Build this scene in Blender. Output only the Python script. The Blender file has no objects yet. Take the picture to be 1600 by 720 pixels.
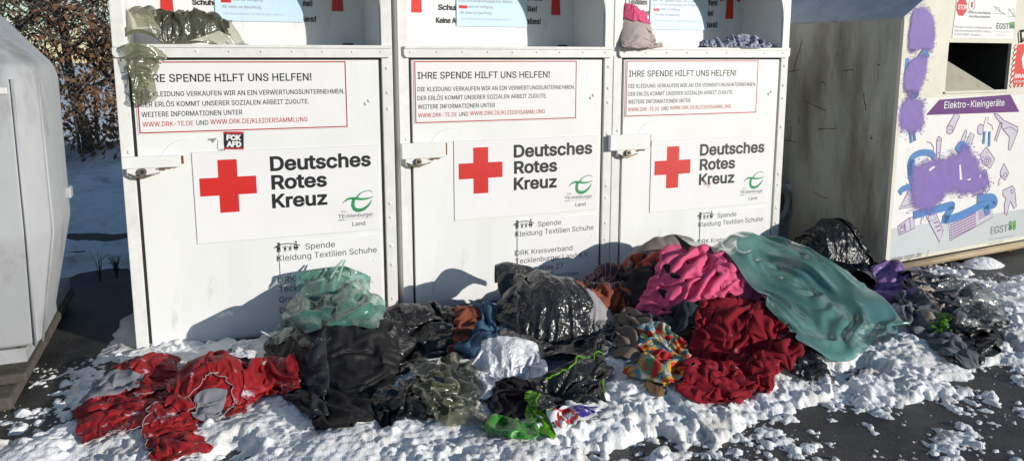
import bpy, bmesh, math, random, os, zlib, base64
import numpy as np
from mathutils import Vector, Matrix
random.seed(7)
C = bpy.data.collections.new('place'); bpy.context.scene.collection.children.link(C)
R = math.radians

# ------------------------------------------------------------------ camera measures
F_, CX, CY, PIT, YAW, H = 1200., 800., 283., R(9.1), R(21.6), 1.35
def ray(px, py):
    u = (px-CX)/F_; v = -(py-CY)/F_
    f = math.cos(PIT)+v*math.sin(PIT); z = -math.sin(PIT)+v*math.cos(PIT)
    return Vector((f*math.sin(YAW)+u*math.cos(YAW), f*math.cos(YAW)-u*math.sin(YAW), z))
def G(px, py, z=0.):
    r = ray(px, py); t = (z-H)/r.z; return Vector((r.x*t, r.y*t, z))
def A(px, py, Y):
    r = ray(px, py); t = Y/r.y; return Vector((r.x*t, Y, H+r.z*t))

# ------------------------------------------------------------------ materials
MATS = {}
def mat(name, col, rough=.6, col2=None, vs=6., va=.5, bump=0., bs=40., metal=0., spec=.5, trans=0., alpha=1., sheen=0., ior=1.45,
        stretch=(1,1,1), dirt=None, ds=3., dlo=.55, dhi=.7, coat=0., detail=6., sss=0., thin=False, nz=None, bd=.01, translucent=0., speck=None, sps=90., spt=.62):
    if name in MATS: return MATS[name]
    m = bpy.data.materials.new(name); m.use_nodes = True; nt = m.node_tree; N = nt.nodes; L = nt.links
    b = N['Principled BSDF']; out = N['Material Output']
    tc = N.new('ShaderNodeTexCoord'); mp = N.new('ShaderNodeMapping'); mp.inputs['Scale'].default_value = stretch
    L.new(tc.outputs['Object'], mp.inputs['Vector'])
    c4 = lambda c: (c[0], c[1], c[2], 1)
    cur = None
    if col2 is not None:
        n = N.new('ShaderNodeTexNoise'); n.inputs['Scale'].default_value = vs; n.inputs['Detail'].default_value = detail
        n.inputs['Roughness'].default_value = .62
        L.new(mp.outputs[0], n.inputs['Vector'])
        r = N.new('ShaderNodeValToRGB'); r.color_ramp.elements[0].position = .5-va/2; r.color_ramp.elements[1].position = .5+va/2
        r.color_ramp.elements[0].color = c4(col); r.color_ramp.elements[1].color = c4(col2)
        L.new(n.outputs[0], r.inputs[0]); cur = r.outputs[0]
    def over(cur, colr, scale, lo, hi, vec=None, det=8.):
        n = N.new('ShaderNodeTexNoise'); n.inputs['Scale'].default_value = scale; n.inputs['Detail'].default_value = det; n.inputs['Roughness'].default_value = .7
        L.new(vec or mp.outputs[0], n.inputs['Vector'])
        r = N.new('ShaderNodeValToRGB'); r.color_ramp.elements[0].position = lo; r.color_ramp.elements[1].position = hi
        L.new(n.outputs[0], r.inputs[0])
        mx = N.new('ShaderNodeMix'); mx.data_type = 'RGBA'
        L.new(r.outputs[0], mx.inputs[0])
        if cur is None: mx.inputs[6].default_value = c4(col)
        else: L.new(cur, mx.inputs[6])
        mx.inputs[7].default_value = c4(colr); return mx.outputs[2]
    if dirt is not None: cur = over(cur, dirt, ds, dlo, dhi)
    if speck is not None: cur = over(cur, speck, sps, spt, spt+.05, tc.outputs['Object'], 3.)
    if cur is None: b.inputs['Base Color'].default_value = c4(col)
    else: L.new(cur, b.inputs['Base Color'])
    b.inputs['Roughness'].default_value = rough; b.inputs['Metallic'].default_value = metal
    b.inputs['Specular IOR Level'].default_value = spec; b.inputs['IOR'].default_value = ior
    b.inputs['Transmission Weight'].default_value = trans; b.inputs['Alpha'].default_value = alpha
    b.inputs['Sheen Weight'].default_value = sheen; b.inputs['Coat Weight'].default_value = coat
    b.inputs['Coat Roughness'].default_value = .15
    if sss:
        b.inputs['Subsurface Weight'].default_value = sss; b.inputs['Subsurface Radius'].default_value = (.02,.022,.025); b.inputs['Subsurface Scale'].default_value = 1.
    if bump:
        n = N.new('ShaderNodeTexNoise'); n.inputs['Scale'].default_value = bs; n.inputs['Detail'].default_value = 5; L.new(mp.outputs[0], n.inputs['Vector'])
        bp = N.new('ShaderNodeBump'); bp.inputs['Strength'].default_value = bump; bp.inputs['Distance'].default_value = bd
        L.new(n.outputs[0], bp.inputs['Height']); L.new(bp.outputs[0], b.inputs['Normal'])
    if translucent:
        t = N.new('ShaderNodeBsdfTranslucent'); t.inputs[0].default_value = c4(col)
        if cur is not None: L.new(cur, t.inputs[0])
        ms = N.new('ShaderNodeMixShader'); ms.inputs[0].default_value = translucent
        L.new(b.outputs[0], ms.inputs[1]); L.new(t.outputs[0], ms.inputs[2]); L.new(ms.outputs[0], out.inputs[0])
    MATS[name] = m; return m
def film(name, col, clear=.5, rough=.2, bump=.5, bs=30., translucent=.4):
    """thin plastic film: partly see-through, glossy, passes light"""
    m = bpy.data.materials.new(name); m.use_nodes = True; nt = m.node_tree; N = nt.nodes; L = nt.links
    N.remove(N['Principled BSDF']); out = N['Material Output']
    tc = N.new('ShaderNodeTexCoord')
    n = N.new('ShaderNodeTexNoise'); n.inputs['Scale'].default_value = bs; n.inputs['Detail'].default_value = 4; n.inputs['Distortion'].default_value = 1.2
    L.new(tc.outputs['Object'], n.inputs['Vector'])
    bp = N.new('ShaderNodeBump'); bp.inputs['Strength'].default_value = bump; bp.inputs['Distance'].default_value = .012; L.new(n.outputs[0], bp.inputs['Height'])
    c4 = (*col, 1)
    df = N.new('ShaderNodeBsdfDiffuse'); df.inputs[0].default_value = c4; L.new(bp.outputs[0], df.inputs['Normal'])
    tl = N.new('ShaderNodeBsdfTranslucent'); tl.inputs[0].default_value = c4; L.new(bp.outputs[0], tl.inputs['Normal'])
    tr = N.new('ShaderNodeBsdfTransparent'); tr.inputs[0].default_value = (.35+.65*col[0]**.4, .35+.65*col[1]**.4, .35+.65*col[2]**.4, 1)
    gl = N.new('ShaderNodeBsdfGlossy'); gl.inputs['Roughness'].default_value = rough; L.new(bp.outputs[0], gl.inputs['Normal'])
    m1 = N.new('ShaderNodeMixShader'); m1.inputs[0].default_value = translucent; L.new(df.outputs[0], m1.inputs[1]); L.new(tl.outputs[0], m1.inputs[2])
    m2 = N.new('ShaderNodeMixShader'); L.new(m1.outputs[0], m2.inputs[1]); L.new(tr.outputs[0], m2.inputs[2])
    rp = N.new('ShaderNodeMapRange'); rp.inputs[1].default_value = .3; rp.inputs[2].default_value = .7
    rp.inputs[3].default_value = max(0, clear-.25); rp.inputs[4].default_value = min(1, clear+.25)
    n2 = N.new('ShaderNodeTexNoise'); n2.inputs['Scale'].default_value = 7.; n2.inputs['Detail'].default_value = 5; L.new(tc.outputs['Object'], n2.inputs['Vector'])
    L.new(n2.outputs[0], rp.inputs[0]); L.new(rp.outputs[0], m2.inputs[0])
    fr = N.new('ShaderNodeFresnel'); fr.inputs[0].default_value = 1.5; L.new(bp.outputs[0], fr.inputs['Normal'])
    fm = N.new('ShaderNodeMath'); fm.operation = 'MULTIPLY_ADD'; fm.inputs[1].default_value = 1.; fm.inputs[2].default_value = .04; L.new(fr.outputs[0], fm.inputs[0])
    m3 = N.new('ShaderNodeMixShader'); L.new(fm.outputs[0], m3.inputs[0]); L.new(m2.outputs[0], m3.inputs[1]); L.new(gl.outputs[0], m3.inputs[2])
    L.new(m3.outputs[0], out.inputs[0]); MATS[name] = m; return m

# ------------------------------------------------------------------ objects
def tag(o, label=None, cat=None, group=None, kind=None):
    if label: o['label'] = label
    if cat: o['category'] = cat
    if group: o['group'] = group
    if kind: o['kind'] = kind
    return o
def thing(name, label, cat, loc=(0,0,0), rz=0., group=None):
    o = bpy.data.objects.new(name, None); C.objects.link(o); o.location = loc; o.rotation_euler = (0,0,rz); o.empty_display_size = .1
    return tag(o, label, cat, group)

FONT = {}
def font(bold=False):
    if 'f' not in FONT:
        try: FONT['f'] = bpy.data.fonts.load(os.path.join(bpy.utils.system_resource('DATAFILES'), 'fonts', 'Inter.woff2'))
        except Exception: FONT['f'] = None
    return FONT['f']
TC = {}
from mathutils.geometry import delaunay_2d_cdt
def text_geo(s, bold):
    """outline of a line of text, its contours thickened by bold and filled by winding number"""
    k = (s, bold)
    if k in TC: return TC[k]
    cu = bpy.data.curves.new('t', 'FONT'); cu.body = s; cu.size = 1.
    if font(): cu.font = font()
    o = bpy.data.objects.new('t', cu); C.objects.link(o); dg = bpy.context.evaluated_depsgraph_get()
    q = o.evaluated_get(dg).to_curve(dg); V = []; Ed = []
    for sp in q.splines:
        P_ = []; bp = sp.bezier_points
        for i in range(len(bp)):
            a = bp[i]; b = bp[(i+1) % len(bp)]
            p0, p1, p2, p3 = [Vector((c[0], c[1])) for c in (a.co, a.handle_right, b.handle_left, b.co)]
            straight = abs((p1-p0).cross(p3-p0)) < 1e-6 and abs((p2-p0).cross(p3-p0)) < 1e-6
            for j in range(1 if straight else 3):
                t = j/3; P_.append(p0*(1-t)**3+p1*3*t*(1-t)**2+p2*3*t*t*(1-t)+p3*t**3)
        R_ = []
        for p in P_:
            if not R_ or (p-R_[-1]).length > 1e-4: R_.append(p)
        while len(R_) > 1 and (R_[0]-R_[-1]).length < 1e-4: R_.pop()
        if len(R_) < 3: continue
        n = len(R_)
        if bold:
            Q = []
            for i in range(n):
                d1 = (R_[i]-R_[i-1]).normalized(); d2 = (R_[(i+1) % n]-R_[i]).normalized(); n1 = Vector((-d1.y, d1.x)); n2 = Vector((-d2.y, d2.x)); m_ = n1+n2
                m_ = m_/max(m_.length_squared/2, .55); Q.append(R_[i]+m_*bold)
            R_ = Q
        o_ = len(V); V += R_; Ed += [(o_+i, o_+(i+1) % n) for i in range(n)]
    o.to_curve_clear() if hasattr(o, 'to_curve_clear') else None
    bpy.data.objects.remove(o); bpy.data.curves.remove(cu)
    vo, eo, fo, *_ = delaunay_2d_cdt(V, Ed, [], 0, 1e-5)
    va = np.array([(p.x, p.y) for p in vo]); fa = np.array([tuple(f) for f in fo]); ct = va[fa].mean(1)
    A_ = np.array([(V[i].x, V[i].y) for i, j in Ed]); B_ = np.array([(V[j].x, V[j].y) for i, j in Ed])
    cy = ct[:, 1:2]; up = (A_[:, 1] <= cy) & (B_[:, 1] > cy); dn = (A_[:, 1] > cy) & (B_[:, 1] <= cy)
    cr = (B_[:, 0]-A_[:, 0])*(cy-A_[:, 1])-(ct[:, 0:1]-A_[:, 0])*(B_[:, 1]-A_[:, 1])
    wn = (up & (cr < 0)).sum(1)-(dn & (cr > 0)).sum(1)
    keep = fa[wn != 0]; us = np.unique(keep); rm = {int(u): i for i, u in enumerate(us)}
    TC[k] = ([tuple(va[u]) for u in us], [tuple(rm[int(i)] for i in f) for f in keep]); return TC[k]

class MB:
    def __init__(s): s.v = []; s.f = []; s.m = []; s.mats = []; s.sm = []
    def mi(s, m):
        if m not in s.mats: s.mats.append(m)
        return s.mats.index(m)
    def add(s, vs, fs, m, smooth=False, M=None):
        o = len(s.v); i = s.mi(m)
        s.v += [tuple((M @ Vector(v)) if M else v) for v in vs]
        s.f += [tuple(o+k for k in f) for f in fs]; s.m += [i]*len(fs); s.sm += [smooth]*len(fs)
    def box(s, x0,x1,y0,y1,z0,z1, m, M=None, bev=0.):
        if bev > 0:
            bm = bmesh.new(); bmesh.ops.create_cube(bm, size=1.)
            for v in bm.verts: v.co = Vector(((x0+x1)/2+v.co.x*(x1-x0), (y0+y1)/2+v.co.y*(y1-y0), (z0+z1)/2+v.co.z*(z1-z0)))
            bmesh.ops.bevel(bm, geom=bm.edges[:], offset=bev, segments=2, affect='EDGES', profile=.5)
            bm.verts.index_update(); s.add([v.co[:] for v in bm.verts], [[v.index for v in f.verts] for f in bm.faces], m, False, M); bm.free(); return
        v = [(x0,y0,z0),(x1,y0,z0),(x1,y1,z0),(x0,y1,z0),(x0,y0,z1),(x1,y0,z1),(x1,y1,z1),(x0,y1,z1)]
        s.add(v, [(0,3,2,1),(4,5,6,7),(0,1,5,4),(1,2,6,5),(2,3,7,6),(3,0,4,7)], m, False, M)
    def prism(s, pts, y0, y1, m, M=None):           # polygon in x,z, extruded in y (y0 = front)
        n = len(pts); v = [(x,y0,z) for x,z in pts]+[(x,y1,z) for x,z in pts]
        s.add(v, [tuple(range(n)), tuple(range(2*n-1, n-1, -1))]+[(i, i+n, (i+1)%n+n, (i+1)%n) for i in range(n)], m, False, M)
    def plate(s, pts, y, m, M=None):                # flat polygon in x,z facing -y
        s.add([(x,y,z) for x,z in pts], [tuple(range(len(pts)))], m, False, M)
    def rect(s, x0,x1,z0,z1,y,m,M=None): s.plate([(x0,z0),(x1,z0),(x1,z1),(x0,z1)], y, m, M)
    def stroke(s, pts, w, y, m, M=None, closed=False):
        """flat ribbon along pts in x,z; w a number or a list"""
        n = len(pts); L = []; Rr = []
        for i in range(n):
            a = Vector(pts[i-1] if (i > 0 or closed) else pts[i]); b = Vector(pts[(i+1) % n] if (i < n-1 or closed) else pts[i])
            d = (b-a); d = d.normalized() if d.length > 1e-9 else Vector((1,0)); q = Vector((-d.y, d.x))*(w[i] if isinstance(w, (list,tuple)) else w)/2
            L.append((pts[i][0]+q.x, y, pts[i][1]+q.y)); Rr.append((pts[i][0]-q.x, y, pts[i][1]-q.y))
        s.add(L+Rr, [(i, i+n, (i+1)%n+n, (i+1)%n) for i in range(n if closed else n-1)], m, False, M)
    def text(s, t, x0, z0, w, h, y, m, M=None, bold=0., shear=0., slope=0.):
        """cap height h, width w (None = natural), baseline from x0,z0"""
        v, f = text_geo(t, bold)
        xs = [p[0] for p in v]; k = h/.509; sx = k if w is None else w/(max(xs)-min(xs)); mn = min(xs)
        s.add([(x0+(p[0]-mn)*sx+p[1]*k*shear, y, z0+p[1]*k+(p[0]-mn)*sx*slope) for p in v], f, m, False, M)
    def tube(s, pts, r, m, seg=8, M=None, closed=False):
        n = len(pts); V = []; up = Vector((.13,.27,.95)).normalized()
        for i in range(n):
            a = Vector(pts[max(i-1,0)]); b = Vector(pts[min(i+1,n-1)]); d = (b-a).normalized()
            q = d.cross(up); q = q.normalized() if q.length > .05 else d.cross(Vector((1,0,0))).normalized(); w = d.cross(q)
            rr = r[i] if isinstance(r, (list,tuple)) else r
            V += [tuple(Vector(pts[i])+(q*math.cos(2*math.pi*k/seg)+w*math.sin(2*math.pi*k/seg))*rr) for k in range(seg)]
        Fc = [(i*seg+k, i*seg+(k+1)%seg, (i+1)*seg+(k+1)%seg, (i+1)*seg+k) for i in range(n-1) for k in range(seg)]
        Fc += [tuple(range(seg-1,-1,-1)), tuple(range((n-1)*seg, n*seg))]
        s.add(V, Fc, m, True, M)
    def cyl(s, c, r, h, m, axis='y', seg=20, M=None, r2=None):
        r2 = r if r2 is None else r2; V = []
        for j, (t, rr) in enumerate(((0, r), (h, r2))):
            for k in range(seg):
                a = 2*math.pi*k/seg; p, q = rr*math.cos(a), rr*math.sin(a)
                V.append({'y': (c[0]+p, c[1]+t, c[2]+q), 'z': (c[0]+p, c[1]+q, c[2]+t), 'x': (c[0]+t, c[1]+p, c[2]+q)}[axis])
        s.add(V, [(k, (k+1)%seg, (k+1)%seg+seg, k+seg) for k in range(seg)]+[tuple(range(seg-1,-1,-1)), tuple(range(seg,2*seg))], m, False, M)
    def dome(s, c, r, hgt, m, M=None, seg=10):      # rivet head facing -y
        V = [(c[0], c[1]-hgt, c[2])]; 
        for rr, hh in ((.6,.8),(1.,0.)):
            V += [(c[0]+r*rr*math.cos(2*math.pi*k/seg), c[1]-hgt*hh, c[2]+r*rr*math.sin(2*math.pi*k/seg)) for k in range(seg)]
        s.add(V, [(0,1+k,1+(k+1)%seg) for k in range(seg)]+[(1+k,1+seg+k,1+seg+(k+1)%seg,1+(k+1)%seg) for k in range(seg)], m, True, M)
    def build(s, name, parent=None, **kw):
        me = bpy.data.meshes.new(name); me.from_pydata(s.v, [], s.f)
        for m in s.mats: me.materials.append(m)
        me.polygons.foreach_set('material_index', s.m); me.polygons.foreach_set('use_smooth', s.sm); me.update()
        o = bpy.data.objects.new(name, me); C.objects.link(o); o.parent = parent
        return tag(o, **kw)

def vnoise(x, y, s, seed, oct=4):
    rng = np.random.RandomState(seed); T = rng.rand(256, 256); out = 0; amp = 1.; tot = 0
    for k in range(oct):
        u = x*s*2**k+17.3*k; v = y*s*2**k+9.1*k; iu = np.floor(u).astype(int); iv = np.floor(v).astype(int)
        fu = u-iu; fv = v-iv; fu = fu*fu*(3-2*fu); fv = fv*fv*(3-2*fv); g = lambda a, b: T[a % 256, b % 256]
        out = out+amp*((g(iu,iv)*(1-fu)+g(iu+1,iv)*fu)*(1-fv)+(g(iu,iv+1)*(1-fu)+g(iu+1,iv+1)*fu)*fv); tot += amp; amp *= .5
    return out/tot
def grid_mesh(name, X, Y, Z, m, smooth=True, keep=None):
    ny, nx = X.shape; me = bpy.data.meshes.new(name)
    idx = np.arange(nx*ny).reshape(ny, nx)
    q = np.stack([idx[:-1,:-1], idx[:-1,1:], idx[1:,1:], idx[1:,:-1]], -1).reshape(-1, 4)
    if keep is not None:
        k = (keep[:-1,:-1] | keep[:-1,1:] | keep[1:,1:] | keep[1:,:-1]).reshape(-1); q = q[k]
    co = np.stack([X, Y, Z], -1).reshape(-1, 3)
    used = np.unique(q); remap = np.zeros(len(co), int); remap[used] = np.arange(len(used)); co = co[used]; q = remap[q]
    me.vertices.add(len(co)); me.vertices.foreach_set('co', co.astype('f').ravel())
    me.loops.add(q.size); me.loops.foreach_set('vertex_index', q.astype('i').ravel())
    me.polygons.add(len(q)); me.polygons.foreach_set('loop_start', (np.arange(len(q))*4).astype('i'))
    me.polygons.foreach_set('use_smooth', np.ones(len(q), bool)); me.materials.append(m); me.update(calc_edges=True); me.validate()
    o = bpy.data.objects.new(name, me); C.objects.link(o); return o
# ------------------------------------------------------------------ shared materials
M_paint = mat('white_enamel', (.80,.80,.785), .38, (.70,.70,.69), 2.2, .5, bump=.06, bs=9, bd=.02, dirt=(.44,.40,.34), ds=6., dlo=.60, dhi=.86, stretch=(1.6,1,.35), speck=(.30,.24,.17), sps=38, spt=.73)
M_alu = mat('white_frame_enamel', (.79,.785,.76), .35, (.62,.61,.58), 14., .6, dirt=(.35,.31,.25), ds=30., dlo=.68, dhi=.85)
M_stick = mat('sticker_white', (.80,.79,.79), .3, (.74,.73,.74), 3., .5, bump=.03, bs=5, bd=.02)
M_blk = mat('print_black', (.015,.015,.018), .4); M_red = mat('print_red', (.62,.025,.02), .4, (.52,.02,.018), 12, .6)
M_red2 = mat('print_brick_red', (.42,.03,.03), .45)
M_grn = mat('print_green', (.02,.25,.09), .45); M_gry = mat('print_grey', (.22,.22,.22), .5); M_lgry = mat('print_pale_grey', (.45,.47,.5), .5)
M_blue = mat('notice_pale_blue', (.50,.68,.82), .35, (.58,.73,.84), 6, .6, bump=.12, bs=14)
M_rust = mat('rust', (.22,.10,.04), .85, (.10,.05,.025), 40, .6)
M_dark = mat('dark_rubber', (.02,.02,.022), .6)
M_gap = mat('seam_shadowed_metal', (.10,.10,.10), .7)
M_steel = mat('padlock_steel', (.35,.30,.24), .45, (.16,.11,.07), 60, .6, metal=.8)

# ------------------------------------------------------------------ clothing containers
B = [dict(x=-.370, y=3.80), dict(x=.915, y=3.88), dict(x=2.156, y=3.88)]
W = 1.237; DEP = 1.15; ZB = .0; RD = .386   # width, depth, recess depth
def L1(px, py): a = A(px, py, 3.80); return (a.x-B[0]['x'], a.z)
def L2(px, py): a = A(px, py, 3.88); return (a.x-B[1]['x'], a.z)
def L3(px, py): a = A(px, py, 3.88); return (a.x-B[2]['x'], a.z)
def W1(px, py): a = A(px, py, 3.80+RD); return (a.x-B[0]['x'], a.z)
def W2(px, py): a = A(px, py, 3.88+RD); return (a.x-B[1]['x'], a.z)
def W3(px, py): a = A(px, py, 3.88+RD); return (a.x-B[2]['x'], a.z)
def tx(mb, f, s, l, r, cap, y, m, bold=0.):
    a = f(*l); b = f(*r); h = f(l[0], l[1]-cap)[1]-a[1]
    mb.text(s, a[0], (a[1]+b[1])/2, b[0]-a[0], h, y, m, bold=bold)

def notice(par):
    mb = MB(); y = -.004
    x0, z0, x1, z1 = .078, 1.012, 1.010, 1.338
    mb.box(x0, x1, y+.0005, -.0031+.0029, z0, z1, M_stick)
    w = .0055; e = .004
    for a in ((x0+e,x1-e,z0+e,z0+e+w),(x0+e,x1-e,z1-e-w,z1-e),(x0+e,x0+e+w,z0+e+w,z1-e-w),(x1-e-w,x1-e,z0+e+w,z1-e-w)): mb.rect(*a, y, M_red2)
    tx(mb, L2, 'IHRE SPENDE HILFT UNS HELFEN!', (652,124.2), (858.5,120.8), 10.4, y, M_blk, .012)
    tx(mb, L2, 'DIE KLEIDUNG VERKAUFEN WIR AN EIN VERWERTUNGSUNTERNEHMEN.', (652,144.4), (897.5,138), 6.6, y, M_blk, .008)
    tx(mb, L2, 'DER ERLÖS KOMMT UNSERER SOZIALEN ARBEIT ZUGUTE.', (652,157.8), (854,152), 6.6, y, M_blk, .008)
    tx(mb, L2, 'WEITERE INFORMATIONEN UNTER', (652.5,170.6), (773,167.4), 6.6, y, M_blk, .008)
    tx(mb, L2, 'WWW.DRK-TE.DE', (653,184), (713.5,181.7), 6.4, y, M_red2, .006)
    tx(mb, L2, 'UND', (717,181.8), (731.5,181.2), 6.4, y, M_blk, .006)
    tx(mb, L2, 'WWW.DRK.DE/KLEIDERSAMMLUNG', (734,181.2), (851,176.6), 6.4, y, M_red2, .006)
    return mb.build('donation_notice', par)

def logo_te(mb, y):
    """the green swoosh emblem, in left-bin pixels"""
    q = lambda pts: [L1(500+a/6.54, 270+b/6.54) for a, b in pts]
    def ribbon(p, w, m):
        k = abs(L1(510,300)[0]-L1(500,300)[0])/10/6.54
        mb.stroke(p, [a*k for a in w], y, m)
    ribbon(q([(228,314),(250,290),(280,268),(320,258),(370,262),(420,268),(480,262),(520,250),(550,234)]), [2,12,20,26,28,24,18,10,2], M_grn)
    ribbon(q([(372,250),(395,222),(425,200),(460,184),(495,180),(520,186),(537,204)]), [20,14,10,9,9,8,2], M_grn)
    ribbon(q([(345,268),(336,300),(334,335),(348,365),(375,380),(410,380),(450,366),(490,334),(515,300),(528,272)]), [34,36,38,40,42,38,32,24,14,3], M_grn)

def family(mb, y):
    """four black pictogram figures under an arc"""
    q = lambda a, b: L1(420+a/8.89, 370+b/8.89); k = abs(L1(510,400)[0]-L1(500,400)[0])/10/8.89
    def st(p, w): mb.stroke([q(*a) for a in p], w*k, y, M_blk)
    st([(80,150),(130,118),(190,96),(255,88),(320,90),(380,98),(435,115)], 13)
    for (cx, cy, r) in ((140,90,15),(376,68,15),(226,125,9),(295,118,9)):
        c = q(cx, cy); mb.plate([(c[0]+r*k*math.cos(t*.5236), c[1]+r*k*math.sin(t*.5236)) for t in range(12)], y, M_blk)
    st([(125,118),(128,210)], 13); st([(152,112),(156,205)], 13); st([(125,160),(155,156)], 22)
    st([(358,102),(364,188)], 11); st([(384,100),(390,186)], 11); st([(340,140),(372,110),(410,140)], 12); st([(345,150),(408,146)], 26)
    st([(212,140),(214,200)], 10); st([(234,138),(236,200)], 10); st([(188,130),(225,150),(262,128)], 9); st([(212,165),(236,163)], 18)
    st([(284,138),(286,192)], 10); st([(304,138),(306,190)], 10); st([(266,140),(296,142),(330,122)], 9); st([(284,160),(306,158)], 16)

def cross_sign(par, dx, dz, tz):
    mb = MB(); y = -.004
    x0, z0, x1, z1 = .291, .491, 1.154, .922
    mb.box(x0, x1, y+.0005, -.0002, z0, z1, M_stick)
    mb.rect(x0, x1, z1-.0015, z1, y, M_lgry); mb.rect(x0, x0+.0015, z0, z1-.0015, y, M_lgry); mb.rect(x0+.0015, x1, z0, z0+.0015, y, M_lgry)
    a = L1(311.4,280); b = L1(400,276); c = L1(340,249.7); d = L1(372,330.6); cx = (a[0]+b[0])/2; hw = (b[0]-a[0])/2; cz = (c[1]+d[1])/2
    hw = (hw+(c[1]-d[1])/2)/2; t = hw*.34
    mb.plate([(cx-t,cz-hw),(cx+t,cz-hw),(cx+t,cz-t),(cx+hw,cz-t),(cx+hw,cz+t),(cx+t,cz+t),(cx+t,cz+hw),(cx-t,cz+hw),(cx-t,cz+t),(cx-hw,cz+t),(cx-hw,cz-t),(cx-t,cz-t)], y, M_red)
    tx(mb, L1, 'Deutsches', (422.3,266.5), (579.4,258.5), 21., y, M_blk, .028)
    tx(mb, L1, 'Rotes', (424.4,295.5), (510.9,290), 20.6, y, M_blk, .028)
    tx(mb, L1, 'Kreuz', (425.4,324.8), (511.5,318), 20.2, y, M_blk, .028)
    logo_te(mb, y)
    tx(mb, L1, 'im', (533.5,332.7), (541,332), 4.2, y, M_gry)
    tx(mb, L1, 'TE', (528.3,341.2), (538.5,340), 5.6, y, M_blk, .006)
    tx(mb, L1, 'cklenburger', (540,340.4), (582.6,336), 5.4, y, M_blk, .004)
    q = [L1(528.3,344), L1(538,343.4), L1(582.6,339)]
    mb.stroke(q[:2], .004, y, M_grn); mb.stroke(q[1:], .0015, y, M_gry)
    tx(mb, L1, 'Land', (550.3,352.8), (570.5,351.2), 6.2, y, M_blk, .004)
    o = mb.build('emblem_sign', par); o.location = (dx, 0, dz); return o

def address_sign(par, dx, dz, addr=True):
    mb = MB(); y = -.0045
    x0, x1, z1, z0 = .655, 1.155, .465, .03
    mb.box(x0, x1, y+.0005, -.0002, z0, z1, M_stick)
    mb.rect(x0, x0+.0015, z0, z1, y, M_lgry)
    family(mb, y)
    tx(mb, L1, 'Spende', (477.1,388.9), (523.3,385.5), 9., y, M_gry if 0 else M_blk)
    tx(mb, L1, 'Kleidung Textilien Schuhe', (433.7,408.5), (588.4,393), 9.2, y, M_blk)
    for s, l, r in (('DRK Kreisverband', (806,396.5), (894.6,389.4)), ('Tecklenburger Land e.V.', (806,409.6), (921,398.8)),
                    ('Groner Allee 27', (806,423.5), (880,417.2)), ('D-49477 Ibbenbüren', (806,438), (903,429)), ('Tel. 05451 59 02 0', (806,450.5), (902,442))):
        tx(mb, L2, s, l, r, 7.8, y, M_blk)
    o = mb.build('address_sign', par); o.location = (dx, 0, dz); return o

ARROWS = []
def arrow(mb, cx, ztip, y, s=.001*1.):
    mb = MB(); ARROWS.append(mb)
    p = [(0,0),(.075,-.055),(.078,-.095),(.024,-.066),(.030,-.20),(-.030,-.20),(-.024,-.066),(-.078,-.095),(-.075,-.055)]
    mb.plate([(cx+a, ztip+b) for a, b in p][::-1], y, M_red)

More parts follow.
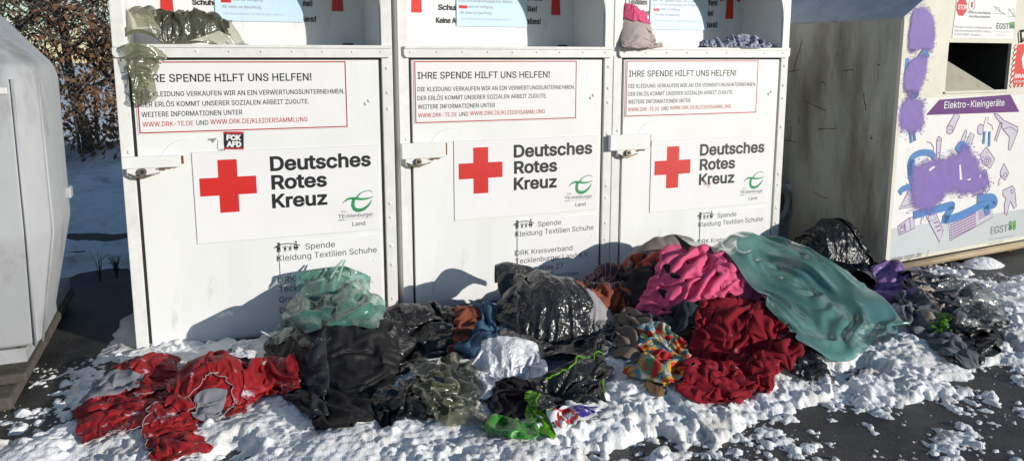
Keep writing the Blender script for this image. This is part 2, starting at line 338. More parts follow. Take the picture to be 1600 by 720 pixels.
def wall_prints(par, k):
    """printing and the taped pale blue notice on the back wall of the recess"""
    mb = MB(); y = RD-.004; f = (W1, W2, W3)[k]; bold = .02
    def t(s, l, r, cap=8.4): tx(mb, f, s, l, r, cap, y, M_blk, bold)
    pb = MB(); yb = RD-.0075
    def n(s, l, r, cap, m, b=.004): tx(pb, f, s, l, r, cap, yb, m, b)
    if k == 0:
        t('Kleidung und Textilien', (262,-11), (420,-16)); t('Schuhe', (301,9), (340,7.5)); t('Keine Abfälle', (285,28),(400,24))
        t('einwerfen!', (440,-15), (494,-17)); t('Beutel!', (459,10.5), (488,9.5)); t('alles!', (462,35), (494,33.5))
        arrow(mb, f(527.5,18)[0], f(527.5,18)[1]+.20, y); arrow(mb, f(262,25)[0], f(262,25)[1]+.20, y)
        a = f(337,30); b = f(474,34); pb.box(a[0], b[0], yb+.0005, RD-.0047, f(400,34)[1], 1.83, M_blue)
        n('Wir bitten um Beachtung.', (347,14.5), (409,12.6), 4.2, M_gry); n('DRK Kreisverband Tecklenburger Land e.V.', (349,26), (446,22.5), 3.6, M_lgry)
        n('mehr zur Verfügung.', (363,3.2), (411,1.5), 4.2, M_gry)
        c = f(345,4.5); d = f(360.5,-.5); pb.rect(c[0], d[0], c[1], f(352,-1.5)[1], yb-.0003, M_red); n('nicht', (346.5,2.7), (359,2.3), 3.6, M_stick)
        n('01.01.2025 für die Entsorgung Ihrer Altkleider', (345,-7), (440,-10), 4.2, M_gry)
    elif k == 1:
        t('Kleidung und Textilien', (620,-3), (720,-7)); t('Schuhe', (684.5,17), (724,15.4)); t('Keine Abfälle', (681.5,37.7), (735,35.6))
        t('einwerfen!', (800,2), (847,0)); t('Sie!', (820,19.4), (838.5,18)); t('alles!', (822,38.6), (844.5,37.4))
        arrow(mb, f(651,20)[0], f(651,20)[1]+.20, y); arrow(mb, f(868,24)[0], f(868,24)[1]+.20, y)
        a = f(713,30); b = f(823,34); pb.box(a[0], b[0], yb+.0005, RD-.0047, f(760,42)[1], 1.83, M_blue)
        n('Wir bitten um Beachtung.', (718.6,23.4), (768.6,22), 4., M_gry); n('DRK Kreisverband Tecklenburger Land e.V.', (719,33.4), (800,31), 3.4, M_lgry)
        n('mehr zur Verfügung.', (730.5,14), (770,12.6), 4., M_gry)
        c = f(716.3,13.8); d = f(729.3,9); pb.rect(c[0], d[0], c[1], f(720,8.8)[1], yb-.0003, M_red); n('nicht', (717.6,12.8), (728,12.4), 3.2, M_stick)
        n('01.01.2025 für die Entsorgung Ihrer Altkleider', (716,6), (800,3), 4., M_gry); n('Dieser DRK-Altkleidercontainer steht ab dem', (716,-1), (800,-4), 4., M_gry)
    else:
        t('Kleidung und Textilien', (930,8), (1011,5.4)); t('Schuhe', (980,25), (1014.5,23.2))
        t('einwerfen!', (1082,9.4), (1120,8)); t('Sie!', (1100,25.6), (1114,24.6)); t('alles!', (1095,43.6), (1120,42.4))
        arrow(mb, f(1139,30)[0], f(1139,30)[1]+.20, y)
        a = f(1015,30); b = f(1104,34); pb.box(a[0], b[0], yb+.0005, RD-.0047, f(1060,47)[1], 1.83, M_blue)
        n('Wir bitten um Beachtung.', (1022.5,26), (1061.7,25), 3.6, M_gry); n('DRK Kreisverband Tecklenburger Land e.V.', (1023,36), (1092,33.6), 3.2, M_lgry)
        n('mehr zur Verfügung.', (1032,17.4), (1062,16.3), 3.6, M_gry)
        c = f(1019.7,18); d = f(1030,13.6); pb.rect(c[0], d[0], c[1], f(1024,13.8)[1], yb-.0003, M_red); n('nicht', (1021,17), (1029,16.6), 2.8, M_stick)
        n('01.01.2025 für die Entsorgung Ihrer Altkleider', (1018,11), (1088,8.6), 3.6, M_gry); n('Dieser DRK-Altkleidercontainer steht ab dem', (1018,5), (1085,2.6), 3.6, M_gry)
    # creases in the tape of the notice
    for a_ in ARROWS: a_.build('arrow_print', par)
    ARROWS.clear(); mb.build('wall_lettering', par); pb.build('taped_notice', par)

def container(k, label):
    t = thing('clothing_container', label, 'clothing container', (B[k]['x'], B[k]['y'], 0), 0, 'white clothes donation containers in a row')
    ZR0, ZR1, ZT, P_ = 1.352, 1.408, 2.12, .064    # rail bottom/top, roof, post width
    b = MB()
    # body shell: sides, back, roof, bottom, recess floor / back / cheeks
    b.box(0, .03, .012, DEP, .0, ZT, M_paint); b.box(W-.03, W, .012, DEP, .0, ZT, M_paint)
    b.box(.03, W-.03, DEP-.03, DEP, .0, ZT, M_paint); b.box(.0, W, .0, DEP, ZT, ZT+.03, M_paint)
    b.box(.03, W-.03, .012, DEP-.03, .0, .03, M_paint)
    b.box(.03, W-.03, .004, RD+.03, ZR0+.03, ZR1-.006, M_alu)                       # ledge floor
    b.box(P_-.004, W-P_+.004, RD, RD+.03, ZR1-.006, ZT, M_paint)                    # back wall of the recess
    b.box(P_-.034, P_-.004, .012, RD, ZR1-.006, ZT, M_paint); b.box(W-P_+.004, W-P_+.034, .012, RD, ZR1-.006, ZT, M_paint)
    b.build('body', t)
    for x0 in (0., W-P_+.01):
        p = MB(); p.box(x0, x0+P_-.01, 0, .02, 0, ZT, M_alu, bev=.003)
        if x0 > 0:
            for z in ((1.10,1.18,1.30,.62,.92,.12,.30,.40,.55) if k else (1.10,1.18,1.30,.62,.12,.30,.40,.55)): p.dome((W-.029, -.0005, z), .009, .005, M_alu)
        else: p.dome((.035,-.0005,.935), .011, .006, M_alu)
        p.build('front_post', t)
    # hood out of view, its rounded opening shaped to cast the recess shadow
    n = 12; r = .34; zh = 1.93
    pts = [(P_-.01, ZT)] + [(P_-.01, zh-r)] + [(P_-.01+r*(1-math.cos(a)), zh-r+r*math.sin(a)) for a in [math.pi/2*i/n for i in range(1, n+1)]]
    pts2 = [(W-q[0], q[1]) for q in pts]
    h = MB()
    for q in (pts, pts2):
        for i in range(1, len(q)-1):
            x_a, z_a = q[i]; x_b, z_b = q[i+1]
            lo, hi = (min(x_a,x_b), max(x_a,x_b))
            quad = [(x_a,z_a),(x_b,z_b),(x_b,ZT),(x_a,ZT)]
            if q is pts: h.prism(quad, .001, .018, M_paint)
            else: h.prism(quad[::-1], .001, .018, M_paint)
    h.box(pts[-1][0], pts2[-1][0], .001, .018, zh, ZT, M_paint)
    h.build('hood', t)
    # ledge rail
    q = MB()
    e0 = -.0 if k == 0 else .028
    q.prism([(e0+.012,ZR0),(W-.016,ZR0),(W-.004,ZR0+.012),(W-.004,ZR1-.006),(W-.01,ZR1),(e0,ZR1),(e0,ZR0+.014)], -.016, .003, M_alu)
    q.box(e0+.004, W-.008, -.022, -.0165, ZR1-.012, ZR1+.002, M_alu)
    for i in range(9): q.dome((.06+i*(W-.12)/8, -.0165, ZR0+.028), .0055, .004, M_alu)
    q.build('ledge_rail', t)
    # door leaf
    d = MB(); x0, x1 = P_+.004, W-P_-.006
    d.box(x0, x1, -.0, .02, .012, ZR0-.012, M_paint, bev=.002)
    for (x, z) in ((x1-.052,1.142),(x1-.068,1.128)): d.dome((x,-.001,z), .010, .006, M_alu)
    for (x, z) in ((x1-.075,.20),(x1-.05,.33)): d.dome((x,-.001,z), .008, .005, M_alu)
    # pressed round mark above the lock
    pr = [(.285+.135*math.cos(a), .85+.135*math.sin(a)) for a in [math.pi*(.45+.47*i/14) for i in range(15)]]
    d.tube([(a, .001, c) for a, c in pr], .0035, M_paint, 6)
    d.build('door', t)
    g = MB(); g.box(P_-.01, W-P_+.01, .021, .03, .0, ZR0+.02, M_gap); g.build('door_frame', t)  # dark sheet behind the door, its colour carrying the shade of the seams
    # lock bar
    l = MB(); z0 = .862 if k == 0 else (.835 if k == 1 else .825); zt = .915; xr = .245 if k == 0 else .235
    l.box(.003 if k == 0 else -.03*(k == 2), xr, -.035, -.003, z0, zt, M_paint, bev=.004)
    l.box(.02, .15, -.030, -.0205+.012, z0-.030, z0+.002, M_paint, bev=.003)
    l.box(xr+.001, xr+.011, -.020, -.002, z0+.012, zt-.006, M_rust)
    l.box(.14, .20, -.034, -.030, z0-.008, z0-.003, M_rust)
    l.build('lock_bar', t)
    c = MB(); cz = z0-.014; cx = .085
    c.cyl((cx,-.047,cz), .017, .014, M_steel, 'y', 16); c.cyl((cx,-.0495,cz), .009, .004, M_dark, 'y', 10)
    c.tube([(cx-.06,-.031,cz-.006),(cx-.03,-.034,cz-.022),(cx,-.035,cz-.027),(cx+.03,-.034,cz-.018),(cx+.07,-.031,cz-.008)], [.003,.006,.006,.005,.002], M_steel, 6)
    c.build('padlock', t)
    s = MB(); s.box(W-P_-.12, W-P_-.07, RD-.07, RD-.03, ZR1-.006, ZR1+.018, M_dark, bev=.004); s.build('drain_stop', t)
    notice(t)
    cross_sign(t, (0,-.003,-.030)[k], (0,-.006,-.052)[k], 0)
    address_sign(t, (0,-.003,-.030)[k], (0,-.006,-.05)[k])
    wall_prints(t, k)
    return t
c0 = container(0, 'white clothing container nearest the viewer with the small FCK AFD sticker above its red cross')
c1 = container(1, 'middle white clothing container of the row, shiny dark grey bags leaning on its door')
c2 = container(2, 'white clothing container at the far end of the row, crumpled beige cloth on its ledge')
# small political sticker, torn sticker remains on the first one
mb = MB(); a = L1(350,208); b = L1(381,232)
cx, cz = L1(365.5,219.5); hw = .043
M_ = Matrix.Translation((cx,0,cz)) @ Matrix.Rotation(R(3), 4, 'Y')
mb.rect(-hw,hw,-hw*.96,hw*.96,-.0035,M_blk,M_); mb.rect(-hw,hw,hw*.72,hw*.96,-.0045,M_red2,M_); mb.rect(-hw,hw,-hw*.96,-hw*.78,-.0045,M_red2,M_)
mb.text('FCK', -hw*.76, hw*.06, hw*1.5, hw*.52, -.0048, M_stick, M_, .05); mb.text('AFD', -hw*.76, -hw*.66, hw*1.52, hw*.52, -.0048, M_stick, M_, .05)
mb.build('square_sticker', c0)
mb = MB(); q = [L1(*p) for p in ((340,233),(341,218),(349,220),(350,229),(352,233))]
mb.plate(q, -.0035, M_stick); q = [L1(*p) for p in ((325,217),(338,216),(338,218.5),(334,219.5),(335,222),(331,222),(330,219),(326,219))]; mb.plate(q, -.003, M_gry)
mb.stroke([L1(341,235), L1(352,234)], .003, -.003, M_dark)
mb.build('sticker_residue', c0)
# pink smear on the far sign
mb = MB(); M_smear = mat('pink_smear', (.62,.35,.40), .6, (.74,.6,.62), 50, .5)
mb.stroke([L3(1099,284), L3(1101,289), L3(1103,286), L3(1106,293), L3(1111,284)], [.003,.009,.006,.010,.003], -.0052, M_smear); mb.build('smear', c2)

# ------------------------------------------------------------------ electrical scrap container
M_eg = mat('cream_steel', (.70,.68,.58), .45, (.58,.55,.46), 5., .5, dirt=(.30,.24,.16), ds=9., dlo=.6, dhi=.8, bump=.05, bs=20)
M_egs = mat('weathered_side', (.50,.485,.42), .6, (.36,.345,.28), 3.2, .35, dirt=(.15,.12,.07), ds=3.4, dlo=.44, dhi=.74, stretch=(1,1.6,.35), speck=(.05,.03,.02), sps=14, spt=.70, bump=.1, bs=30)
M_roof = mat('roof_snow_crust', (.62,.64,.68), .7, (.40,.41,.43), 5, .5, bump=.4, bs=30, dirt=(.14,.12,.09), ds=7., dlo=.58, dhi=.75)
M_poster = mat('poster_white', (.76,.75,.73), .35, (.70,.69,.66), 8, .5, dirt=(.40,.34,.25), ds=22., dlo=.70, dhi=.80)
M_pur = mat('banner_purple', (.11,.02,.16), .4); M_purl = mat('line_purple', (.20,.06,.22), .5); M_fill = mat('device_grey', (.50,.49,.56), .45)
M_sprp = mat('spray_purple', (.15,.095,.33), .55, (.21,.14,.40), 18, .6); M_sprb = mat('spray_blue', (.05,.17,.42), .5, (.08,.22,.47), 20, .5)
M_band = mat('poster_grey_band', (.52,.55,.56), .4, (.47,.50,.52), 6, .5); M_dgrn = mat('leaf_green_print', (.12,.33,.07), .5); M_dgrn2 = mat('dark_green_print', (.05,.20,.06), .5)
M_hole = mat('chute_inside', (.05,.05,.045), .7, (.03,.03,.03), 6, .5); M_chute = mat('chute_flap', (.34,.32,.25), .6, (.25,.23,.17), 8, .5, dirt=(.16,.09,.04), ds=16, dlo=.6, dhi=.8)
AZ = R(5.5); EO = G(1387,430); EG = thing('electronics_container', 'cream steel container for small electrical scrap with purple graffiti and open chute', 'recycling container', (EO.x, EO.y, 0), AZ)
ED = Vector((math.cos(AZ), math.sin(AZ))); EN = Vector((-ED.y, ED.x))
def E_(px, py):
    r = ray(px, py); t = (EO.x*EN.x+EO.y*EN.y)/(r.x*EN.x+r.y*EN.y); x, y, z = r.x*t, r.y*t, H+r.z*t
    return ((x-EO.x)*ED.x+(y-EO.y)*ED.y, z)
X0, X1, ZW, ZP = -.035, 1.505, 1.588, 1.93
b = MB()
ho = [E_(1485,67), E_(1582,68), E_(1572,140), E_(1475,143)]; hx0, hx1, hz0, hz1 = .405, 1.060, 1.142, 1.445
xs = .52      # sloping shoulder reaches the roof at this x
# front sheet around the chute opening
b.prism([(X0,.075),(hx0,.075),(hx0,ZW+(hx0-X0)/(xs-X0)*(ZP-ZW)),(X0,ZW)], 0, .02, M_eg)
b.prism([(hx1,.075),(X1,.075),(X1,ZW),(hx1,ZW+(X1-hx1)/(xs-X0)*(ZP-ZW))], 0, .02, M_eg)
b.prism([(hx0,.075),(hx1,.075),(hx1,hz0),(hx0,hz0)], 0, .02, M_eg)
b.prism([(hx0,hz1),(hx1,hz1),(hx1,ZW+(X1-hx1)/(xs-X0)*(ZP-ZW)),(hx0,ZW+(hx0-X0)/(xs-X0)*(ZP-ZW))], 0, .02, M_eg)
b.build('front_panel', EG)
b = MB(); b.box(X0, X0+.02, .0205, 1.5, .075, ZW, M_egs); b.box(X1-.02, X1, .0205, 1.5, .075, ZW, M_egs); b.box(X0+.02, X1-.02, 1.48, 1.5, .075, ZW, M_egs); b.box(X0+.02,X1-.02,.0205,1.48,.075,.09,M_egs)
rng = random.Random(3)
for i in range(16):      # scratches in the side wall
    y0 = rng.uniform(.15,1.3); z0 = rng.uniform(.35,1.35); a = rng.choice([rng.uniform(-.4,.4), rng.uniform(1.2,1.9)]); l = rng.uniform(.05,.22)
    p = [(X0-.0015, y0+l*math.cos(a)*t/4+rng.uniform(-.006,.006), z0+l*math.sin(a)*t/4+rng.uniform(-.006,.006)) for t in range(5)]
    b.tube(p, .0022, M_rust, 4)
b.build('side_wall', EG)
b = MB(); zz = ZP; 
b.prism([(X0-.012,ZW+.001),(X0+.0,ZW-.012),(xs,zz+.0),(xs,zz+.016)], -.004, 1.512, M_roof); b.prism([(xs,zz),(X1-xs+X0,zz),(X1-xs+X0,zz+.016),(xs,zz+.016)], -.004, 1.512, M_roof)
b.prism([(X1-xs+X0,zz),(X1,ZW-.012),(X1+.012,ZW+.001),(X1-xs+X0,zz+.016)], -.004, 1.512, M_roof); b.build('roof', EG)
b = MB(); b.box(X0-.004, X0+.028, -.006, -.0005, .075, ZW-.02, M_eg); b.build('corner_strip', EG)
# chute
b = MB(); b.box(hx0-.03, hx1+.03, .40, .42, hz0-.03, hz1+.03, M_hole); b.box(hx0-.03, hx0-.008, .021, .40, hz0-.03, hz1+.03, M_hole); b.box(hx1+.008, hx1+.03, .021, .40, hz0-.03, hz1+.03, M_hole)
b.box(hx0-.008, hx1+.008, .021, .40, hz1+.004, hz1+.03, M_hole); b.box(hx0-.008,hx1+.008,.021,.40,hz0-.03,hz0-.004,M_chute)
b.add([(hx0+.003,.022,hz0-.002),(hx0+.003,.10,hz0+.225),(hx0+.05,.10,hz0+.225),(hx1-.10,.022,hz0-.002),(hx0+.003,.034,hz0-.002),(hx0+.003,.112,hz0+.222),(hx0+.05,.112,hz0+.222),(hx1-.10,.034,hz0-.002)],
      [(0,3,2,1),(4,5,6,7),(1,2,6,5),(2,3,7,6),(0,4,7,3),(0,1,5,4)], M_chute)
b.build('chute', EG)
b = MB(); b.box(hx0-.012, hx1+.005, -.012, -.0005, hz0-.014, hz0-.002, M_eg); b.build('chute_lip', EG)
# bottom rail and feet
M_rail = mat('rusty_cream_rail', (.50,.42,.28), .6, (.30,.18,.09), 18, .6, stretch=(.3,1,1))
b = MB(); b.tube([(X0-.02,-.03,.052),(X1,-.03,.052)], .024, M_rail, 12); b.build('base_rail', EG)
for x in (.02, 1.30):
    b = MB(); b.box(x, x+.09, .02, 1.3, -.0, .074, M_rust); b.build('foot', EG)
# upper notice
mb = MB(); y = -.004
def te(s, l, r, cap, m, bold=0.): tx(mb, E_, s, l, r, cap, y, m, bold)
mb.plate([E_(1487,60), E_(1582,62), E_(1589,-12), E_(1496,-14)], -.0025, M_stick)
c = E_(1502,11.5); mb.plate([(c[0]+.055*math.cos(R(22.5+45*i)), c[1]+.058*math.sin(R(22.5+45*i))) for i in range(8)], -.0035, M_red); te('STOP', (1495.5,15.5), (1509.5,15), 7.2, M_stick, .02)
te('i', (1516,12), (1519,12), 8, M_red, .03); mb.stroke([(E_(1517.5,8)[0]+.032*math.cos(a/12*6.283), E_(1517.5,8)[1]+.04*math.sin(a/12*6.283)) for a in range(12)], .003, y, M_gry, closed=True)
te('Geräte nur ohne Batterien', (1512,22), (1547,22), 3.6, M_gry, .01); te('ohne Akkus einwerfen!!', (1513,28.5), (1546,28), 3.6, M_gry, .01)
te('EGST', (1556,45.5), (1575,45.5), 8.6, M_blk, .006)
for i, (dx, dz) in enumerate(((0,0),(4.2,0),(0,4.6),(4.2,4.6))):
    q = E_(1578.5+dx, 37.6+dz); mb.plate([(q[0]+.014*math.cos(t*.6283), q[1]+.014*math.sin(t*.6283)) for t in range(10)], y, (M_dgrn, M_dgrn, M_dgrn2, M_dgrn2)[i])
te('Bei Fragen zur Annahme von Elektrokleingeräten', (1491,44.6), (1549,44.6), 3.0, M_gry); te('stehen Ihnen die Mitarbeiter der EGST zur Verfügung', (1490.5,50.4), (1547,50.4), 3.0, M_gry); te('Tel. 02574 920900 - www.egst.de', (1489.5,55.8), (1531,56), 3.0, M_gry)
te('Entsorgungsgesellschaft', (1555,51), (1581,51), 1.8, M_lgry); te('Steinfurt mbH', (1555,56), (1571,56), 1.8, M_lgry)
for (a, b_) in (((1552,10),(1570,24)), ((1575,14),(1585,27))):
    mb.stroke([E_(*a), E_(*b_)], .003, y, M_gry)
for l in ([(1552,22),(1570,22)], [(1573,26),(1586,26)], [(1555,20),(1555,12),(1561,12),(1561,20)], [(1575,24),(1575,15),(1584,15),(1584,24)]): mb.stroke([E_(*p) for p in l], .0025, y, M_gry)
mb.build('instruction_notice', EG)
# poster with drawn devices
mb = MB(); px0, px1, pz0, pz1 = -.004, 1.44, .10, 1.10
mb.rect(px0, px1, .30, 1.105, -.0025, M_poster); mb.rect(px0, px1, .10, .30, -.0025, M_band)
mb.plate([E_(1446,180), E_(1592,175), E_(1578,148), E_(1467,156)], -.0035, M_pur)
def tp(s, l, r, cap, m, bold=0.): tx(mb, E_, s, l, r, cap, -.0045, m, bold)
tp('Elektro-Kleingeräte', (1474,170), (1568,165), 10.5, M_stick, .004)
tp('EGST', (1547,365), (1573,362), 11., M_gry, .006); tp('www.egst.de', (1391,407), (1439,402), 7.5, M_gry, .002)
tp('Entsorgungsgesellschaft', (1545,373), (1584,370.5), 2.6, M_lgry); tp('Steinfurt mbH', (1545,380.5), (1567,379), 2.6, M_lgry)
mb.stroke([E_(1447,405), E_(1450,390)], .003, -.0045, M_gry)
for i, (dx, dz) in enumerate(((0,0),(6.2,-.6),(0,6.4),(6.2,5.8))):
    q = E_(1578+dx, 349+dz); mb.plate([(q[0]+.020*math.cos(t*.6283), q[1]+.020*math.sin(t*.6283)) for t in range(10)], -.0045, (M_dgrn, M_dgrn, M_dgrn2, M_dgrn)[i])
def zp(pts): return [E_(1395+a*.389, 140+b_*.389) for a, b_ in pts]      # from the 2.571x enlargement
def dev(pts, w=.0055, fill=True):
    q = zp(pts)
    if fill: mb.plate(q[::-1] if sum((q[i][0]*q[(i+1)%len(q)][1]-q[(i+1)%len(q)][0]*q[i][1]) for i in range(len(q))) < 0 else q, -.0034, M_fill)
    mb.stroke(q, w, -.0042, M_purl, closed=True)
def ln(pts, w=.0045): mb.stroke(zp(pts), w, -.0044, M_purl)
dev([(216,150),(248,96),(268,104),(238,172),(226,180),(215,172)]); ln([(218,150),(228,144),(240,152),(238,168)]); ln([(222,162),(234,160)])
dev([(340,150),(350,138),(362,146),(360,176),(350,182),(338,174)]); ln([(362,146),(372,114),(382,114),(378,134),(396,144),(400,162)], .004)
dev([(404,96),(420,100),(444,124),(500,150),(500,168),(470,244),(462,242),(466,190),(440,160),(432,138),(408,104)]); ln([(440,160),(470,150),(498,168)]); dev([(430,130),(438,134),(414,208),(406,204)])
dev([(348,262),(374,230),(408,280),(390,316),(360,298)]); ln([(390+14*math.cos(a/8*6.283)-12, 286+16*math.sin(a/8*6.283)) for a in range(9)]); ln([(390+6*math.cos(a/8*6.283)-12, 286+7*math.sin(a/8*6.283)) for a in range(9)], .006)
dev([(430,328),(444,296),(464,334),(450,364),(430,346)]); ln([(436,342),(424,366),(420,388),(430,374)]); ln([(450+7*math.cos(a/8*6.283), 342+8*math.sin(a/8*6.283)) for a in range(9)])
dev([(440,404),(478,386),(488,400),(494,470),(484,478),(470,446),(464,470),(456,504),(446,496),(446,460),(452,436),(440,424)]); ln([(474,400),(482,408),(478,418),(470,410),(474,400)])
dev([(175,200),(182,188),(194,196),(188,252),(180,294),(172,290)]); ln([(134,210),(150,214),(162,232),(158,262)]); ln([(176,204),(192,204)])
dev([(258,236),(290,160),(296,166),(280,240)], .004); dev([(284,232),(310,172),(326,182),(302,252)], .004)
dev([(24,480),(60,406),(90,400),(88,468)]); ln([(34,470),(88,456)])
dev([(18,548),(66,514),(84,510),(84,556),(24,584)]); ln([(46,534),(50,572)]); ln([(66,516),(70,562)]); ln([(26,550),(44,542),(44,566),(28,574),(26,558),(42,552)], .007)
dev([(132,510),(170,494),(200,566),(186,612)]); dev([(140,508),(164,500),(170,520),(146,530)], .004, False); ln([(162,536),(180,530)], .008); ln([(168,552),(186,546)], .008); ln([(176,568),(190,562)], .008)
dev([(222,530),(396,448),(398,512),(228,606)], .005)
for i in range(7):
    a = 534+i*10.5; ln([(228, a), (332, a-50)], .0065)
for i in range(8): ln([(234+i*13.5, 600-i*7.4), (232+i*13.5, 536-i*6.4)], .0012)
for i in range(5): ln([(342, 484+i*9), (390, 460+i*9)], .006)
dev([(316,430),(360,410),(366,318),(374,322),(386,402),(372,420),(350,418)]); ln([(266,428),(276,420),(280,432),(270,436),(266,428)]); ln([(110,540),(118,480),(124,476),(120,520)])
mb.build('device_poster', EG)
# graffiti: two sprayed colours
rg = random.Random(5); outs = []
def spray(mb, pts, rad, m, y, dots=0):
    """soft sprayed blob: a ragged polygon with a mist of dots round its rim"""
    c = [sum(p[0] for p in pts)/len(pts), sum(p[1] for p in pts)/len(pts)]; out = []
    n = len(pts)
    for i in range(n):
        a = pts[i]; b_ = pts[(i+1)%n]; p0 = pts[i-1]; p3 = pts[(i+2)%n]
        for s in range(8):
            t = s/8; q = [.5*((2*a[k])+(-p0[k]+b_[k])*t+(2*p0[k]-5*a[k]+4*b_[k]-p3[k])*t*t+(-p0[k]+3*a[k]-3*b_[k]+p3[k])*t**3) for k in (0,1)]
            j = rg.uniform(-.35,.35)*rad; out.append((q[0]+j, q[1]+rg.uniform(-.35,.35)*rad))
    outs.append((out, rad, y))
    for i in range(dots):
        k = rg.randrange(len(out)); q = out[k]; d = abs(rg.gauss(0, 1))*rad*1.6+rad*.1; a = rg.uniform(0, 6.28); r = rg.uniform(.0012,.0042)
        vx, vz = q[0]-c[0], q[1]-c[1]; l = math.hypot(vx, vz) or 1; x = q[0]+vx/l*d+rg.gauss(0,rad*.4); z = q[1]+vz/l*d+rg.gauss(0,rad*.4)
        mb.plate([(x+r*math.cos(a+t*1.257), z+r*math.sin(a+t*1.257)) for t in range(5)], y-.0002, m)
mb = MB(); ys = -.0056; zb = lambda pts: [E_(1200+a/3.6, b_/3.6) for a, b_ in pts]
bs = lambda pts, w: mb.stroke([p for p in pts], w, ys, M_sprb)
def smooth(pts, k=6):
    out = []
    for i in range(len(pts)-1):
        p0 = pts[max(i-1,0)]; a = pts[i]; b_ = pts[i+1]; p3 = pts[min(i+2,len(pts)-1)]
        for s in range(k):
            t = s/k; out.append(tuple(.5*((2*a[j])+(-p0[j]+b_[j])*t+(2*p0[j]-5*a[j]+4*b_[j]-p3[j])*t*t+(-p0[j]+3*a[j]-3*b_[j]+p3[j])*t**3) for j in (0,1)))
    return out+[pts[-1]]
for p, w in (([(76,282),(70,340),(90,390),(120,410)], 22),([(70,340),(66,300),(80,270),(110,254),(150,256),(164,276)], 17),([(24,416),(40,398),(70,392),(110,400)], 16),([(80,504),(130,490),(190,476),(238,466),(210,512),(220,524)], 22),
             ([(196,520),(240,516),(310,486),(350,466),(400,462),(408,448),(390,432),(336,440)], 22),([(372,466),(378,500)], 22),([(66,150),(72,214)], 9),([(80,150),(86,206)], 9),([(366,168),(362,218)], 9),([(386,168),(384,228)], 9),([(80,-5),(96,14),(84,30)], 12),([(256,250),(272,226),(300,250)], 26)):
    bs(smooth(zp(p)), w*.0025)
bs(smooth(zb([(770,330),(775,380),(800,370)])), .06); bs(smooth(zb([(895,290),(860,330),(850,350)])), .07); bs(smooth(zb([(835,515),(815,545),(815,560)])), .05)
spray(mb, zp([(80,330),(130,290),(190,285),(240,265),(285,235),(330,275),(350,320),(380,370),(350,405),(300,415),(220,410),(190,440),(150,480),(90,470),(78,410)]), .022, M_sprp, ys-.0008, 700)
spray(mb, zb([(815,60),(870,45),(905,70),(932,130),(930,250),(905,282),(870,270),(810,296),(787,250),(800,150)]), .010, M_sprp, ys-.0008, 160)
spray(mb, zb([(850,320),(890,330),(880,420),(845,510),(800,530),(765,500),(762,420),(800,350)]), .010, M_sprp, ys-.0008, 160)
spray(mb, zb([(760,570),(800,555),(860,570),(866,640),(860,720),(800,740),(745,720),(738,630)]), .014, M_sprp, ys-.0008, 260)
M_gap_w = M_poster
mb_hl = MB()
for q in ([(140,320),(160,306),(166,310),(144,328)], [(262,302),(268,300),(274,360),(264,362)], [(290,362),(310,354),(306,364)], [(344,344),(350,340),(344,360)]): mb_hl = MB(); mb_hl.plate(zp(q)[::-1], ys-.0024, M_poster); mb_hl.build('scraped_spot', EG)
mb.build('graffiti', EG)
def mist_mat():
    """purple spray paint whose cover thins out to a mist at its rim"""
    m = M_sprp.copy(); m.name = 'spray_purple_mist'; nt = m.node_tree; N = nt.nodes; L = nt.links; at = N.new('ShaderNodeAttribute'); at.attribute_name = 'cover'
    tc = N.new('ShaderNodeTexCoord'); nz = N.new('ShaderNodeTexNoise'); nz.inputs['Scale'].default_value = 260; nz.inputs['Detail'].default_value = 1; L.new(tc.outputs['Object'], nz.inputs[0])
    n2 = N.new('ShaderNodeTexNoise'); n2.inputs['Scale'].default_value = 16; n2.inputs['Detail'].default_value = 3; L.new(tc.outputs['Object'], n2.inputs[0])
    a = N.new('ShaderNodeMath'); a.operation = 'MULTIPLY_ADD'; L.new(nz.outputs[0], a.inputs[0]); a.inputs[1].default_value = 1.2; L.new(at.outputs['Fac'], a.inputs[2])
    a2 = N.new('ShaderNodeMath'); a2.operation = 'MULTIPLY_ADD'; L.new(n2.outputs[0], a2.inputs[0]); a2.inputs[1].default_value = .9; L.new(a.outputs[0], a2.inputs[2])
    r = N.new('ShaderNodeMapRange'); L.new(a2.outputs[0], r.inputs[0]); r.inputs[1].default_value = 1.35; r.inputs[2].default_value = 1.75; L.new(r.outputs[0], N['Principled BSDF'].inputs['Alpha']); return m
M_mist = mist_mat()
for out, rad, yy in outs:
    pa = np.array(out); pb_ = np.roll(pa, -1, 0); m_ = rad*3.5+.01; gx, gz = np.meshgrid(np.arange(pa[:,0].min()-m_, pa[:,0].max()+m_, .011), np.arange(pa[:,1].min()-m_, pa[:,1].max()+m_, .011))
    dd = np.full(gx.shape, 9.); ins = np.zeros(gx.shape, bool)
    for (ax, az), (bx, bz) in zip(pa, pb_):
        t = np.clip(((gx-ax)*(bx-ax)+(gz-az)*(bz-az))/((bx-ax)**2+(bz-az)**2+1e-12), 0, 1); dd = np.minimum(dd, np.hypot(gx-ax-t*(bx-ax), gz-az-t*(bz-az)))
        ins ^= ((az > gz) != (bz > gz)) & (gx < (bx-ax)*(gz-az)/(bz-az+1e-12)+ax)
    cover = np.clip(.55+np.where(ins, dd, -dd)/(rad*3.4+.008), 0, 1)
    o = grid_mesh('sprayed_patch', gx, np.full(gx.shape, yy), gz, M_mist); o.parent = EG; at = o.data.attributes.new('cover', 'FLOAT', 'POINT'); at.data.foreach_set('value', cover.ravel().astype('f'))
